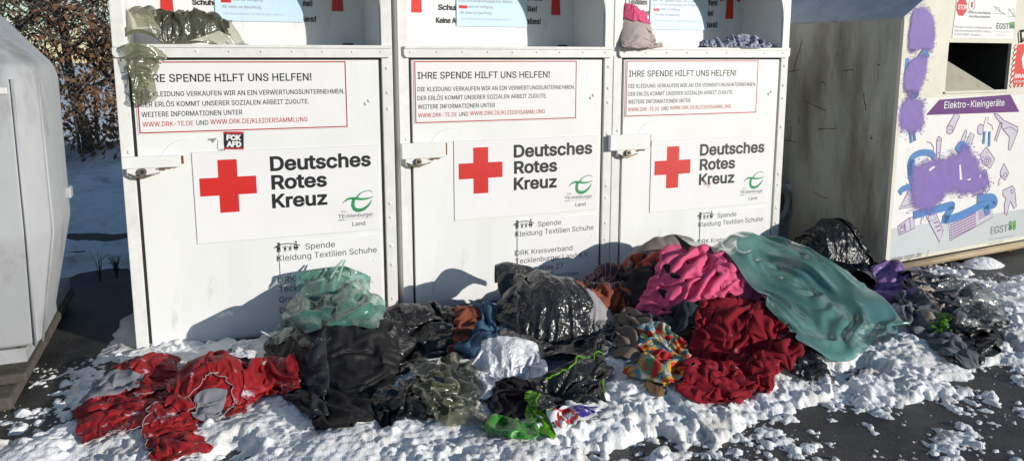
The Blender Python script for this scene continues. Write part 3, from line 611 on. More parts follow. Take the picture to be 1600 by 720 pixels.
# fire warning plate with hasp, at the right rim
mb = MB(); M_fire = mat('warning_red', (.60,.05,.03), .4)
q = [E_(1578,137), E_(1640,134), E_(1648,66), E_(1586,70)]; mb.plate(q, -.004, M_fire)
for i in range(8):
    a = E_(1586-i*1.0, 72+i*8.4); mb.plate([(a[0]-.012,a[1]-.022),(a[0]+.014,a[1]-.006),(a[0]+.014,a[1]+.01),(a[0]-.012,a[1]-.006)], -.005, M_stick)
for i in range(7):
    a = E_(1580+i*6, 134.5-.3*i); mb.plate([(a[0]-.01,a[1]-.012),(a[0]+.004,a[1]-.012),(a[0]+.016,a[1]+.008),(a[0]+.002,a[1]+.008)], -.0052, M_stick)
tx(mb, E_, 'BRANDGEFAHR', (1584,123), (1640,120), 5.8, -.005, M_stick, .03); tx(mb, E_, 'KEINE AKKUS', (1583,130), (1620,128), 3.2, -.005, M_stick, .01)
mb.plate([E_(*p) for p in ((1597,108),(1595,92),(1600,78),(1606,90),(1608,108))][::-1], -.0052, M_stick)
mb.build('warning_sign', EG)
mb = MB(); mb.tube([(E_(a,b_)[0], -.012, E_(a,b_)[1]) for a, b_ in ((1593,67),(1592,52),(1594,48),(1612,49))], .006, M_dark, 6); mb.tube([(E_(a,b_)[0], -.012, E_(a,b_)[1]) for a, b_ in ((1594,66),(1604,56),(1612,54))], .004, M_dark, 6); mb.build('hasp', EG)
# ------------------------------------------------------------------ grey bottle bank at the left and its slab
M_gl = mat('grey_fibreglass', (.43,.44,.455), .5, (.33,.34,.355), 3., .5, dirt=(.17,.16,.14), ds=5., dlo=.52, dhi=.80, bump=.08, bs=12, stretch=(1,1,.4))
M_conc = mat('mossy_concrete', (.12,.105,.085), .9, (.05,.045,.035), 9., .5, bump=.5, bs=60)
GB = thing('bottle_bank', 'grey faceted bottle bank standing on a low slab, cut off by the left edge', 'recycling container', (-1.4, 4.2, 0))
def ring_pts(c1, c2, c3, yb):
    r = [c1, c2, c3, (c3[0]-(yb-.25-c3[1])*.16-.02, yb-.25), (c3[0]-.3, yb)]
    l = [(-2.8-p[0], p[1]) for p in r[::-1]]
    return r+l
def pz(px, py, Y): a = A(px, py, Y); return (a.x, a.y, a.z)
spec = []
for (a, b_, c, yb, z) in (((54,526,3.50),(63,498,3.56),(80,470,3.82),4.75,.19), ((36,310,3.40),(80,330,3.52),(111,340,3.88),4.95,.66), ((20,145,3.46),(58,112,3.60),(90,108,3.90),4.85,1.27), ((15,128,3.50),(52,98,3.62),(82,90,3.90),4.8,1.325), ((-60,30,3.86),(-30,25,3.92),(-5,22,4.1),4.5,1.56)):
    q = [A(*p) for p in (a, b_, c)]
    spec.append([(x, y, z) for x, y in ring_pts(*[(p.x, p.y) for p in q], yb)])
b = MB(); V = [p for r in spec for p in r]; n = len(spec[0])
V = [(x+1.4, y-4.2, z) for x, y, z in V]
Fc = [(i*n+k, i*n+(k+1)%n, (i+1)*n+(k+1)%n, (i+1)*n+k) for i in range(len(spec)-1) for k in range(n)]+[tuple(range(n-1,-1,-1)), tuple(range((len(spec)-1)*n, len(spec)*n))]
b.add(V, Fc, M_gl)
o = b.build('shell', GB); bv = o.modifiers.new('b', 'BEVEL'); bv.width = .018; bv.segments = 3; bv.limit_method = 'ANGLE'; bv.angle_limit = R(8)
for p in o.data.polygons: p.use_smooth = True
o.data.update()
# moulded seam ribs and lifting lug
b = MB()
for kk in (0, 1):
    b.tube([(spec[i][kk][0]+1.4, spec[i][kk][1]-4.2, spec[i][kk][2]) for i in range(0, 3)], .006, M_gl, 6)
b.build('seam_rib', GB)
b = MB(); q = A(110,298,3.86); b.box(q.x+1.4-.03, q.x+1.4+.006, q.y-4.2-.03, q.y-4.2+.03, q.z-.03, q.z+.02, M_gl, bev=.006); b.build('hinge_bracket', GB)
b = MB(); b.box(-.64,.64,-.62,.5,.10,.16,M_gl); b.build('foot', GB)
b = MB(); q = [A(0,137,3.46), A(12,147,3.46)]; b.box(q[0].x+1.37, q[1].x+1.4, -.752, -.745, q[1].z, q[0].z+.0, M_alu, bev=.002); b.build('number_plate', GB)
sl = MB(); sl.box(-1.5, .63, -.88, .5, .0, .055, M_conc, bev=.012); sl.box(-1.5,.66,-.75,.5,.0575,.098,M_conc,bev=.01)
o = sl.build('foundation_slab', None, label='low mossy concrete slab under the grey bottle bank', cat='slab'); o.location = (-1.4, 4.2, .0)

# ------------------------------------------------------------------ ground
M_asph = mat('asphalt', (.038,.036,.033), .5, (.075,.070,.063), 22., .6, bump=1., bs=140, bd=.008, dirt=(.012,.012,.013), ds=2.5, dlo=.45, dhi=.65, speck=(.30,.28,.25), sps=120, spt=.64)
g = MB(); g.add([(-120,-60,0),(120,-60,0),(120,160,0),(-120,160,0)], [(0,1,2,3)], M_asph); g.build('ground', kind='structure')
M_snow = mat('snow', (.91,.91,.91), .7, (.80,.80,.79), 26, .6, bump=.7, bs=190, bd=.007, dirt=(.40,.35,.27), ds=4.5, dlo=.50, dhi=.76, spec=.25, sss=.0, speck=(.16,.12,.08), sps=130, spt=.70)
def polymask(X, Y, px, soft):
    """signed distance (positive inside) to a polygon, in metres, clipped by soft"""
    P_ = np.array([[g_.x, g_.y] for g_ in (G(*p) for p in px)]); inside = np.zeros(X.shape, bool); d = np.full(X.shape, 9.)
    for i in range(len(P_)):
        a = P_[i]; b_ = P_[(i+1) % len(P_)]
        c = ((a[1] > Y) != (b_[1] > Y)) & (X < (b_[0]-a[0])*(Y-a[1])/(b_[1]-a[1]+1e-12)+a[0]); inside ^= c
        ab = b_-a; t = np.clip(((X-a[0])*ab[0]+(Y-a[1])*ab[1])/(ab@ab+1e-12), 0, 1)
        d = np.minimum(d, np.hypot(X-a[0]-ab[0]*t, Y-a[1]-ab[1]*t))
    return np.where(inside, d, -d)
def lumps(Hh, X0_, Y0_, st, n, rmin, rmax, seed, ok, flat=.75):
    rng = np.random.RandomState(seed); ny, nx = Hh.shape; base = Hh.copy()
    for i in range(n):
        r = rmin*(rmax/rmin)**(rng.rand()**4.5); ix = rng.randint(0, nx); iy = rng.randint(0, ny); c_ = rng.rand()
        if ok[iy, ix] < c_: continue
        k = int(r/st)+2; a0, a1, b0, b1 = max(iy-k,0), min(iy+k+1,ny), max(ix-k,0), min(ix+k+1,nx)
        yy, xx = np.mgrid[a0:a1, b0:b1]; e = 1+.5*rng.rand(); th = rng.rand()*3.14
        dx = ((xx-ix)*math.cos(th)+(yy-iy)*math.sin(th))*st; dy = (-(xx-ix)*math.sin(th)+(yy-iy)*math.cos(th))*st*e
        an = np.arctan2(dy, dx); rr = r*(1+.22*np.sin(3*an+c_*60)+.12*np.sin(5*an+c_*90)); q = 1-(dx*dx+dy*dy)/(rr*rr); hgt = np.maximum(base[iy, ix], 0)+r*flat*np.clip(q, 0, 1)**.6*(1+.35*(dx*math.cos(c_*40)+dy*math.sin(c_*40))/r)-r*.25
        sub = Hh[a0:a1, b0:b1]; np.copyto(sub, np.maximum(sub, np.where(q > 0, hgt, -1)))
    return Hh
def snow_patch(name, x0, x1, y0, y1, st, fn, nl, rm, seed, **kw):
    xs_ = np.arange(x0, x1, st); ys_ = np.arange(y0, y1, st); X, Y = np.meshgrid(xs_, ys_)
    T, ok = fn(X, Y); Hh = T.copy(); Hh = lumps(Hh, x0, y0, st, nl, rm[0], rm[1], seed, ok, **kw)
    Hh += (vnoise(X, Y, 55, seed+5, 3)-.5)*.014*(Hh > 0)
    o = grid_mesh(name, X, Y, Hh, M_snow, keep=Hh > -.004); o['kind'] = 'stuff'; return o
def near(X, Y):
    w = (vnoise(X, Y, 3.2, 11, 4)-.5)*.34+.05+.09*(X > 1.6)
    m1 = polymask(X, Y, [(88,622),(100,598),(150,575),(165,560),(215,545),(400,520),(600,470),(800,440),(1100,400),(1330,400),(1395,432),(1450,452),(1530,452),(1600,470),(1640,500),(1640,548),(1560,556),(1480,566),(1420,590),(1330,604),(1250,622),(1130,640),(1065,668),(1030,695),(1000,745),(-60,760),(-60,700),(60,682),(110,650)], 1)
    m2 = polymask(X, Y, [(1440,430),(1490,436),(1560,452),(1640,450),(1640,556),(1540,560),(1440,520)], 1)-.10
    s = np.maximum(m1, m2)+w
    hum = vnoise(X, Y, 4.5, 31, 3)-.5; big = vnoise(X, Y, 2.0, 33, 2)-.5
    b1 = 1-np.abs(2*vnoise(X, Y, 13, 35, 1)-1)*1.6; b2 = 1-np.abs(2*vnoise(X, Y, 29, 36, 1)-1)*1.6; b3 = vnoise(X, Y, 62, 37, 2)-.5; rough = np.clip((vnoise(X, Y, 3., 38, 3)-.35)*3, .15, 1)
    d = np.clip(s/.30, 0, 1)
    T = -.004+.022*np.clip(s/.10+.4, 0, 1)+.035*d+(hum*.07+big*.05)*np.clip(s/.2, 0, 1)+rough*(b1*.014+b2*.014+b3*.026)*np.clip(s/.1+.5, 0, 1)
    holes = vnoise(X, Y, 4.2, 99, 4); T = T-.16*np.clip((holes-.62)/.2, 0, 1)*(s < .6)*(1-.5*d)
    T = np.where((Y > 3.0) & (X < 3.2), np.minimum(T, .03), T)
    edge = np.exp(-np.clip(-s, 0, 9)/.22); patch = vnoise(X, Y, 4., 78, 4); fine = vnoise(X, Y, 40, 77, 3); mid = vnoise(X, Y, 14, 79, 3)
    ok = np.where(T > 0, .55*rough, edge*(.03+.8*np.clip((patch-.43)*5, 0, 1)))
    T = np.maximum(np.where(s < 0, np.minimum(T, -.004), T), np.where(s < .10, (fine*.45+mid*.55-.50-.16*(1-edge)-.5*(.54-patch)+.02)*.065, -1))
    q_ = G(1535,414); T = np.maximum(T, .05*np.clip(1-((X-q_.x)/.16)**2-((Y-q_.y)/.10)**2, -1, 1)-.002*0)
    return T, ok
SNOW_NEAR = snow_patch('snow', -1.25, 5.3, 1.45, 3.8, .0062, near, 60000, (.005, .034), 5, flat=.75)
def strip(X, Y):
    m = polymask(X, Y, [(155,566),(178,534),(196,500),(211,492),(214,552)], 1)+(vnoise(X, Y, 9, 2, 3)-.5)*.05
    T = np.clip(m, -.1, .05)*.35+.006; return T, np.where(m > 0, .2, 0)
snow_patch('pale_strip_by_the_bin', -.8, -.34, 3.6, 4.9, .010, strip, 300, (.005, .014), 6)  # pale strip laid on the ground beside the first container
def back(X, Y):
    w = (vnoise(X, Y, 1.6, 21, 4)-.5)
    m1 = np.minimum(Y-6.75+w*.7, 30); m2 = .28-np.abs(Y-5.55-.25*X*0+w*1.1); m3 = .16-np.abs(Y-6.25+w*1.0)
    s = np.maximum(np.maximum(m1, m2), m3)
    T = np.clip(s, -.2, .6)*.30+.01+np.where(m1 > 0, (vnoise(X, Y, 1.3, 22, 4)-.4)*.42*np.clip(m1, 0, 1), 0)
    return T, np.where(s > 0, .12, .05)
snow_patch('snow_bank', -3.6, 1.2, 4.9, 12.4, .03, back, 2500, (.02, .07), 9)
g = MB(); M_snow2 = mat('snow_far', (.80,.82,.85), .7, (.70,.72,.75), 1.5, .5, bump=.3, bs=6, bd=.05)
g.add([(-60,12.2,.06),(60,12.2,.06),(60,150,.5),(-60,150,.5)], [(0,1,2,3)], M_snow2); g.build('snow_field', kind='structure')

# ------------------------------------------------------------------ hedge, trunk, fence behind the gap
def leafmat(n, a, b_): return mat(n, a, .7, b_, 3.5, .6, translucent=.25)
M_leaf = leafmat('dry_beech_leaf', (.27,.145,.068), (.13,.07,.035)); M_bark = mat('bark', (.09,.075,.06), .9, (.04,.035,.03), 30, .6, bump=.8, bs=60)
def hedge_plant(name, label, x, y, h, seed, nl, wid, leafy=True):
    t = thing(name, label, 'hedge plant', (x, y, 0)); rg = random.Random(seed); b = MB(); tips = []
    def grow(p, d, l, r, dep):
        pts = [p]; q = Vector(p); dd = Vector(d)
        for i in range(5):
            dd = (dd+Vector((rg.uniform(-.25,.25), rg.uniform(-.25,.25), rg.uniform(-.1,.2)))*.6).normalized(); q = q+dd*l/5; pts.append(tuple(q)); 
            if dep >= 1: tips.append(q.copy())
            if dep < 3 and i >= 1:
                for k in range(2 if dep < 2 else 1):
                    a = rg.uniform(0, 6.28); nd = (dd*.5+Vector((math.cos(a), math.sin(a), rg.uniform(-.1,.5)))).normalized(); grow(tuple(q), nd, l*.5, r*.45, dep+1)
        b.tube(pts, [r*(1-.14*i) for i in range(6)], M_bark, 6 if dep < 2 else 3)
    for s in range(3):
        grow((rg.uniform(-.15,.15)*(s > 0), rg.uniform(-.1,.1), -.05), (rg.uniform(-.2,.2), rg.uniform(-.1,.1), 1), h*rg.uniform(.8,1), .075 if s == 0 else .022, 0 if s == 0 else 1)
    b.build('stem', t)
    if leafy:
        V = []; Fc = []
        for i in range(nl):
            c = tips[rg.randrange(len(tips))]+Vector((rg.gauss(0,.07), rg.gauss(0,.07), rg.gauss(0,.06)))
            if abs(c.x) > wid: c.x *= .6
            c.z = c.z*rg.uniform(.15,1.) if rg.random() < .75 else c.z
            c.z = max(c.z, .12)
            u = Vector((rg.gauss(0,1), rg.gauss(0,1), rg.gauss(0,1)-.8)).normalized(); w = u.cross(Vector((rg.gauss(0,1), rg.gauss(0,1), rg.gauss(0,1)))).normalized(); n_ = u.cross(w)
            L_ = rg.uniform(.05,.09); Wd = L_*.55; o_ = len(V)
            V += [tuple(c), tuple(c+u*L_*.5+w*Wd/2+n_*.008), tuple(c+u*L_), tuple(c+u*L_*.5-w*Wd/2+n_*.010), tuple(c+u*L_*.5-n_*.004)]
            Fc += [(o_,o_+1,o_+4),(o_+1,o_+2,o_+4),(o_+2,o_+3,o_+4),(o_+3,o_,o_+4)]
        m = MB(); m.add(V, Fc, M_leaf); m.build('foliage', t)
    return t
for i, (x, lab, nl, h) in enumerate(((-3.2,'hedge plant with few dry leaves above the roof of the bottle bank',900,2.6),(-2.6,'bare dark hedge stem rising behind the bottle bank',500,2.9),(-2.0,'brown leaved hedge plant just right of the bottle bank roof',2300,2.7),(-1.35,'thick leaved beech hedge plant in the middle of the gap',3000,2.6),(-.75,'brown beech hedge plant next to the first clothing container',2200,2.7))):
    hedge_plant('hedge_plant', lab, x, 10.3+.15*(i % 2), h, 40+i, nl, .55)
# wire fence: diamond mesh and posts
FN = thing('wire_fence', 'thin diamond mesh wire fence with posts in front of the brown hedge', 'fence', (-2., 9.75, 0)); M_wire = mat('galvanised_wire', (.30,.31,.32), .5, metal=.6)
b = MB(); s = .055
def wire(p, q_):
    p = Vector(p); q_ = Vector(q_); d = (q_-p).normalized(); u = d.cross(Vector((0,1,0)))*.0016; v = Vector((0,.0016,0)); o_ = [tuple(a) for a in (p+u, p-u, p+v, q_+u, q_-u, q_+v)]
    b.add(o_, [(0,1,4,3),(1,2,5,4),(2,0,3,5)], M_wire)
x0_, x1_, zt_ = -2.2, 1.6, 1.9; n_ = int((x1_-x0_+zt_)/s)
for i in range(n_):
    xs0 = x0_-zt_+i*s*1.0
    a_, e_ = max(xs0, x0_), min(xs0+zt_, x1_)
    if e_ > a_:
        wire((a_,0,.05+a_-xs0),(e_,0,.05+e_-xs0)); wire((a_,.004,.05+zt_-(a_-xs0)),(e_,.004,.05+zt_-(e_-xs0)))
b.build('wire_mesh', FN)
for x in (-2.2,-.1,1.6): b = MB(); b.tube([(x,.03,0),(x,.03,2.)], .024, M_wire, 10); b.build('post', FN)
# dry weeds by the verge
M_weed = mat('dry_stalk', (.10,.08,.05), .9)
def weed(x, y, n, h, seed, lab):
    rg = random.Random(seed); b = MB()
    for i in range(n):
        a = rg.uniform(0,6.28); l = rg.uniform(.1,.4)*h; p = [(0,0,-.02),(l*.3*math.cos(a),l*.3*math.sin(a),h*rg.uniform(.4,.6)),(l*math.cos(a),l*math.sin(a),h*rg.uniform(.6,1.))]; b.tube(p, [.003,.002,.001], M_weed, 4)
    o = b.build('dry_weed', label=lab, cat='weed'); o.location = (x, y, .03); return o
q = G(157,443); weed(q.x, q.y, 6, .20, 1, 'single tall dry stalk standing in the snow strip beside the white container')
q = G(183,438); weed(q.x, q.y, 26, .14, 2, 'low tangled tuft of dry grass against the side of the first container')

# ------------------------------------------------------------------ grey appliance with a round opening, in the gap at the right
M_appl = mat('appliance_grey', (.22,.23,.24), .4, (.15,.16,.17), 8, .5, bump=.1, bs=12); M_dk = mat('drum_dark', (.035,.04,.035), .4)
a = A(1251,284,4.25); AP = thing('washing_machine', 'old grey washing machine with open round hatch, half hidden beside the far clothing container', 'washing machine', (a.x-.26, 4.25, 0), R(4))
b = MB(); b.box(-.26,.26,0,.5,.02,a.z,M_appl,bev=.012); b.box(-.255,.258,-.006,.0,a.z-.075,a.z-.012,M_lgry,bev=.002); b.build('casing', AP)
b = MB(); cz = a.z-.135
b.add([( .02+(r)*math.cos(t*.2618), yy, cz+(r)*math.sin(t*.2618)) for (r, yy) in ((.155,-.012),(.145,-.035),(.115,-.035),(.105,.0)) for t in range(24)], [(i*24+k, i*24+(k+1)%24, (i+1)*24+(k+1)%24, (i+1)*24+k) for i in range(3) for k in range(24)], M_appl, True); b.build('hatch_ring', AP)
b = MB(); b.cyl((.02,-.013,cz), .104, .004, M_dk, 'y', 24); b.build('drum', AP)
b = MB(); b.box(.155,.185,-.03,-.008,cz-.10,cz-.04,M_appl,bev=.006); b.build('hatch_catch', AP)

# ------------------------------------------------------------------ tree behind the viewer (shade on the doors)
def bare_tree(x, y, h, seed, label):
    t = thing('bare_tree', label, 'tree', (x, y, 0)); rg = random.Random(seed); b = MB(); c = MB()
    def grow(p, d, l, r, dep, mb_):
        q = Vector(p); dd = Vector(d); pts = [p]
        for i in range(5):
            dd = (dd+Vector((rg.uniform(-.3,.3), rg.uniform(-.3,.3), rg.uniform(-.05,.2)))*.5).normalized(); q = q+dd*l/5; pts.append(tuple(q))
            if dep < 3 and i > 0:
                a = rg.uniform(0,6.28); grow(tuple(q), (dd*.5+Vector((math.cos(a), math.sin(a), .25))).normalized(), l*.55, r*.5, dep+1, c)
        mb_.tube(pts, [r*(1-.13*i) for i in range(6)], M_bark, 6)
    grow((0,0,-.1), (0,0,1), h, .16, 0, b); b.build('trunk', t); c.build('crown', t)

bare_tree(6.7, -7.9, 7.5, 12, 'bare tree standing behind the viewer towards the sun')
# ------------------------------------------------------------------ the heap: sheets of cloth and film settled by a small cloth solver
# a height field of what already lies there; each sheet is laid on it, given more cloth than room, and let fall
ST = .012; HX0, HX1, HY0, HY1 = -1.3, 4.5, 1.8, 4.35
hx = np.arange(HX0, HX1, ST); hy = np.arange(HY0, HY1, ST); HXX, HYY = np.meshgrid(hx, hy)
# name, chains in px: B (bottom, left->right), M (optional), T (top), n=(nu,nv), ymax, back rows
LUMPS=[ # x,y,rx,ry,h
 (.47,3.60,.25,.17,.30),(.48,3.30,.30,.42,.22),(.50,3.05,.22,.25,.12),
 (-.32,3.40,.26,.18,.10),(-.03,3.17,.20,.26,.15),(.20,3.28,.16,.12,.09),
 (.82,3.50,.24,.19,.17),(.92,3.30,.2,.2,.10),(1.12,3.45,.16,.2,.16),(1.05,3.25,.15,.15,.1),
 (1.50,3.28,.30,.25,.30),(1.42,3.60,.20,.14,.30),(1.62,3.52,.16,.14,.24),
 (1.15,2.92,.21,.20,.17),(1.30,2.72,.2,.2,.13),(.90,2.85,.18,.18,.08),
 (1.85,3.42,.2,.22,.19),(2.30,3.22,.46,.36,.33),(2.20,2.80,.36,.30,.20),(2.35,3.58,.34,.14,.36),(1.85,2.92,.22,.24,.12),(1.98,3.60,.18,.14,.2),
 (2.80,3.45,.26,.24,.36),(3.00,3.12,.34,.30,.27),(3.02,2.85,.34,.26,.17),(2.62,2.85,.26,.30,.16),
 (3.60,3.62,.34,.20,.34),(3.85,3.55,.2,.2,.24),(3.60,3.15,.28,.22,.14),(3.42,2.75,.25,.40,.06),(3.42,2.62,.16,.16,.06),
]
ITEMS=[
 # ---- back of the heap
 dict(n='b_backbag', B=[(1222,372),(1290,425),(1350,440),(1396,430)], T=[(1215,345),(1250,338),(1305,340),(1330,360)], M=[(1218,358),(1270,372),(1335,385),(1375,400)], g=(34,26), ymax=3.75, back=8, grow=.22),
 dict(n='b_darkupper', B=[(785,492),(830,500),(875,480)], T=[(785,425),(820,408),(868,438)], g=(24,22), ymax=3.6, back=8, grow=.22, lift=.02),
 dict(n='striped_top', B=[(925,460),(955,470),(990,460)], T=[(920,418),(955,405),(985,412)], g=(22,18), ymax=3.68, back=6, grow=.30),
 dict(n='beige_jacket', B=[(985,430),(1030,418),(1095,398)], T=[(972,392),(1030,372),(1085,362)], g=(30,16), ymax=3.66, back=7, grow=.18),
 dict(n='rust_roll', B=[(985,428),(1010,425),(1048,412)], T=[(982,402),(1010,390),(1048,390)], g=(24,14), ymax=3.55, back=4, grow=.25),
 dict(n='dark_garment', B=[(988,495),(1030,508),(1090,500)], T=[(985,420),(1030,415),(1085,420)], g=(30,26), ymax=3.5, back=4, grow=.32),
 dict(n='rust_jacket', B=[(895,478),(940,488),(985,482)], T=[(890,450),(930,448),(985,450)], g=(30,14), ymax=3.5, back=5, grow=.25),
 dict(n='grey_fleece', B=[(905,500),(935,515),(962,495)], T=[(905,462),(930,458),(958,470)], g=(18,16), ymax=3.5, back=4, grow=.25),
 dict(n='patterned_scarf', B=[(915,545),(940,550),(965,535)], T=[(918,490),(935,485),(960,492)], g=(18,20), ymax=3.5, back=3, grow=.35),
 # ---- left centre
 dict(n='black_heap', B=[(590,565),(640,572),(720,545)], T=[(590,485),(650,476),(720,490)], g=(36,24), ymax=3.65, back=7, grow=.30),
 dict(n='rust_shirt', B=[(700,545),(725,555),(765,552)], T=[(718,488),(740,482),(765,490)], g=(20,24), ymax=3.6, back=5, grow=.32),
 dict(n='blue_knit', B=[(735,552),(760,560),(800,545)], T=[(745,482),(770,478),(795,495)], g=(22,22), ymax=3.6, back=5, grow=.30),
 dict(n='green_contents', B=[(440,520),(520,530),(588,520)], T=[(455,480),(520,440),(580,460)], g=(26,20), ymax=3.65, back=6, grow=.25),
 dict(n='grey_bag', B=[(790,545),(840,566),(935,545)], M=[(780,500),(850,505),(945,500)], T=[(800,465),(870,436),(915,460)], g=(42,38), ymax=3.4, back=9, grow=.22, rad=(.62,.72,13), wl=(.2,.06)),
 dict(n='black_skirt', B=[(490,648),(530,668),(552,655)], M=[(425,570),(520,585),(612,592)], T=[(450,510),(530,485),(600,485)], g=(44,48), ymax=3.5, back=5, grow=0.2, rad=(.3,1.1,12), wl=(.2,.07)),
 dict(n='white_bag', B=[(742,604),(790,630),(842,608)], M=[(730,575),(790,575),(855,575)], T=[(750,545),(800,532),(838,548)], g=(34,28), ymax=3.1, back=8, grow=0.16, stiff=1, gap=0.06, amp=0.003),
 dict(n='dark_scrap', B=[(765,625),(800,645),(840,630)], T=[(770,605),(805,592),(840,600)], g=(26,18), ymax=3.0, back=3, grow=.40),
 dict(n='lime_piece', B=[(828,655),(848,670),(863,680)], T=[(825,603),(838,612),(863,645)], g=(20,28), ymax=3.0, back=0, grow=.15),
 dict(n='green_strap', B=[(768,662),(800,678),(838,672)], T=[(772,640),(800,660),(832,652)], g=(24,10), ymax=3.0, back=0, grow=.35),
 dict(n='olive_scrap', B=[(640,625),(665,645),(700,640)], T=[(635,600),(665,590),(700,592)], g=(22,16), ymax=3.0, back=3, grow=.35),
 dict(n='discount_bag', B=[(835,640),(880,632),(942,622)], T=[(835,590),(890,568),(938,545)], g=(34,26), ymax=3.05, back=3, grow=.18, stiff=1),
 dict(n='letter_strip', B=[(862,678),(880,664),(905,652),(930,634)], T=[(861,642),(880,632),(905,625),(932,624)], g=(26,10), ymax=3.0, back=0, grow=.0, amp=.001, off=.01, gk=1., bend=.3),
 dict(n='zip_band', B=[(490,648),(500,652),(510,648)], M=[(487,575),(500,578),(514,572)], T=[(477,518),(490,513),(508,508)], g=(9,40), ymax=3.4, back=0, grow=0.06, off=.006),
 dict(n='leaf', B=[(1014,598),(1030,616),(1040,604)], T=[(1005,585),(1024,584),(1042,594)], g=(10,9), ymax=3.0, back=0, grow=.1),
 dict(n='scrap_small', B=[(585,640),(610,652),(645,640)], T=[(588,610),(615,600),(642,612)], g=(22,14), ymax=3.0, back=0, grow=.35),
 # ---- red clothes
 dict(n='red_jacket_left', B=[(150,655),(180,655),(240,630)], M=[(140,628),(190,612),(262,605)], T=[(178,580),(210,562),(262,572)], g=(40,32), ymax=3.6, back=4, grow=0.16, gap=0.032, bend=0.06),
 dict(n='red_left_hem', B=[(132,680),(165,664),(205,652),(256,646)], T=[(116,628),(160,610),(212,600),(272,604)], g=(56,24), ymax=3.5, back=2, grow=0.2, off=.03, gap=0.032, bend=0.06),
 dict(n='red_left_crest', B=[(212,606),(235,602),(272,586)], T=[(205,566),(235,547),(268,548)], g=(34,24), ymax=3.6, back=4, grow=0.2, off=.03, gap=0.032, bend=0.06),
 dict(n='lining_left', B=[(130,618),(165,612),(215,598)], T=[(158,588),(188,574),(222,580)], g=(26,14), ymax=3.6, back=0, grow=0.12, off=.014, gap=0.032, bend=0.06),
 dict(n='red_jacket_mid', B=[(262,655),(290,660),(330,640)], M=[(262,630),(310,620),(360,610)], T=[(285,580),(335,558),(375,572)], g=(40,40), ymax=3.55, back=4, grow=0.15, gap=0.032, bend=0.06),
 dict(n='red_mid_leg', B=[(240,697),(280,700),(320,682)], M=[(228,640),(262,645),(298,640)], T=[(262,598),(285,592),(306,596)], g=(34,56), ymax=3.4, back=1, grow=0.18, off=.035, gap=0.032, bend=0.06),
 dict(n='red_mid_arch', B=[(292,640),(300,600),(330,574),(362,590),(352,640)], T=[(262,618),(280,572),(335,542),(388,572),(378,625)], g=(72,22), ymax=3.55, back=2, grow=0.17, off=.035, gap=0.032, bend=0.06),
 dict(n='lining_mid', B=[(298,640),(318,654),(340,646)], T=[(305,616),(328,600),(350,606)], g=(18,18), ymax=3.6, back=0, grow=0.12, off=.01, gap=0.032, bend=0.06),
 dict(n='red_sleeve', B=[(375,608),(420,612),(468,600)], T=[(378,568),(415,560),(465,568)], g=(30,18), ymax=3.5, back=5, grow=0.2, gap=0.032, bend=0.06),
 dict(n='white_small', B=[(345,556),(370,562),(395,556)], T=[(347,533),(370,526),(393,532)], g=(18,14), ymax=3.66, back=4, grow=.25),
 # ---- middle heap
 dict(n='dark_navy', B=[(990,500),(1030,512),(1088,500)], T=[(990,480),(1030,470),(1085,468)], g=(28,16), ymax=3.3, back=3, grow=.25),
 dict(n='beige_trousers', B=[(970,545),(1000,560),(1022,555)], T=[(962,492),(985,486),(1015,498)], g=(20,26), ymax=3.3, back=3, grow=.28),
 dict(n='dark_red', B=[(1065,600),(1140,613),(1205,590)], M=[(1088,520),(1150,530),(1238,510)], T=[(1090,452),(1140,440),(1222,455)], g=(56,56), ymax=3.1, back=5, grow=0.3, gap=0.036, wl=(.14,.06)),
 dict(n='multicolour', B=[(1000,572),(1040,595),(1080,570)], T=[(1005,512),(1035,508),(1075,525)], g=(32,28), ymax=3.1, back=2, grow=.36),
 dict(n='green_inner', B=[(1240,512),(1290,530),(1360,500)], T=[(1200,430),(1240,428),(1320,450)], g=(28,24), ymax=3.4, back=3, grow=.06, off=-.02),
 dict(n='black_leg', B=[(1245,582),(1270,588),(1296,586)], M=[(1215,530),(1245,535),(1270,540)], T=[(1200,450),(1225,455),(1240,470)], g=(18,36), ymax=3.2, back=3, grow=.25),
 dict(n='pink_shirt', B=[(1000,478),(1060,482),(1130,450),(1190,462),(1238,458)], T=[(1040,400),(1090,386),(1140,392),(1200,420),(1235,440)], g=(56,34), ymax=3.45, back=6, grow=0.3, bend=0.0, gap=0.032, wl=(.08,.045,.03)),
 dict(n='dred_hem', B=[(1062,592),(1100,612),(1150,612),(1200,588)], T=[(1080,560),(1115,556),(1165,562),(1210,548)], g=(50,22), ymax=3.0, back=1, grow=.32, off=.035, gap=0.035),
 dict(n='dred_side', B=[(1188,560),(1215,562),(1238,535)], T=[(1170,480),(1205,478),(1236,500)], g=(26,34), ymax=3.0, back=1, grow=.4, off=.035, gap=0.035),
 dict(n='pink_drape', B=[(1128,432),(1165,446),(1200,466),(1241,462)], T=[(1120,392),(1160,404),(1205,420),(1243,446)], g=(46,22), ymax=3.4, back=2, grow=0.28, off=.03, gap=0.03),
 # ---- right end
 dict(n='purple_bag', B=[(1375,445),(1400,470),(1445,462)], T=[(1350,428),(1400,408),(1440,415)], g=(30,22), ymax=3.5, back=5, grow=.28),
 dict(n='black_right', B=[(1480,555),(1520,560),(1552,540)], M=[(1450,490),(1500,500),(1550,500)], T=[(1420,440),(1460,430),(1520,470)], g=(34,36), ymax=3.4, back=3, grow=.34),
 dict(n='beige_scarf', B=[(1440,498),(1455,504),(1470,498)], T=[(1438,460),(1455,450),(1470,460)], g=(16,20), ymax=3.3, back=3, grow=.30),
 dict(n='grey_trousers', B=[(1500,560),(1512,564),(1522,556)], M=[(1425,510),(1445,505),(1475,500)], T=[(1402,465),(1425,452),(1448,462)], g=(22,56), ymax=3.2, back=2, grow=.26),
 dict(n='green_scrap', B=[(1460,512),(1475,518),(1488,510)], T=[(1460,492),(1475,488),(1486,494)], g=(14,12), ymax=3.2, back=2, grow=.35),
]
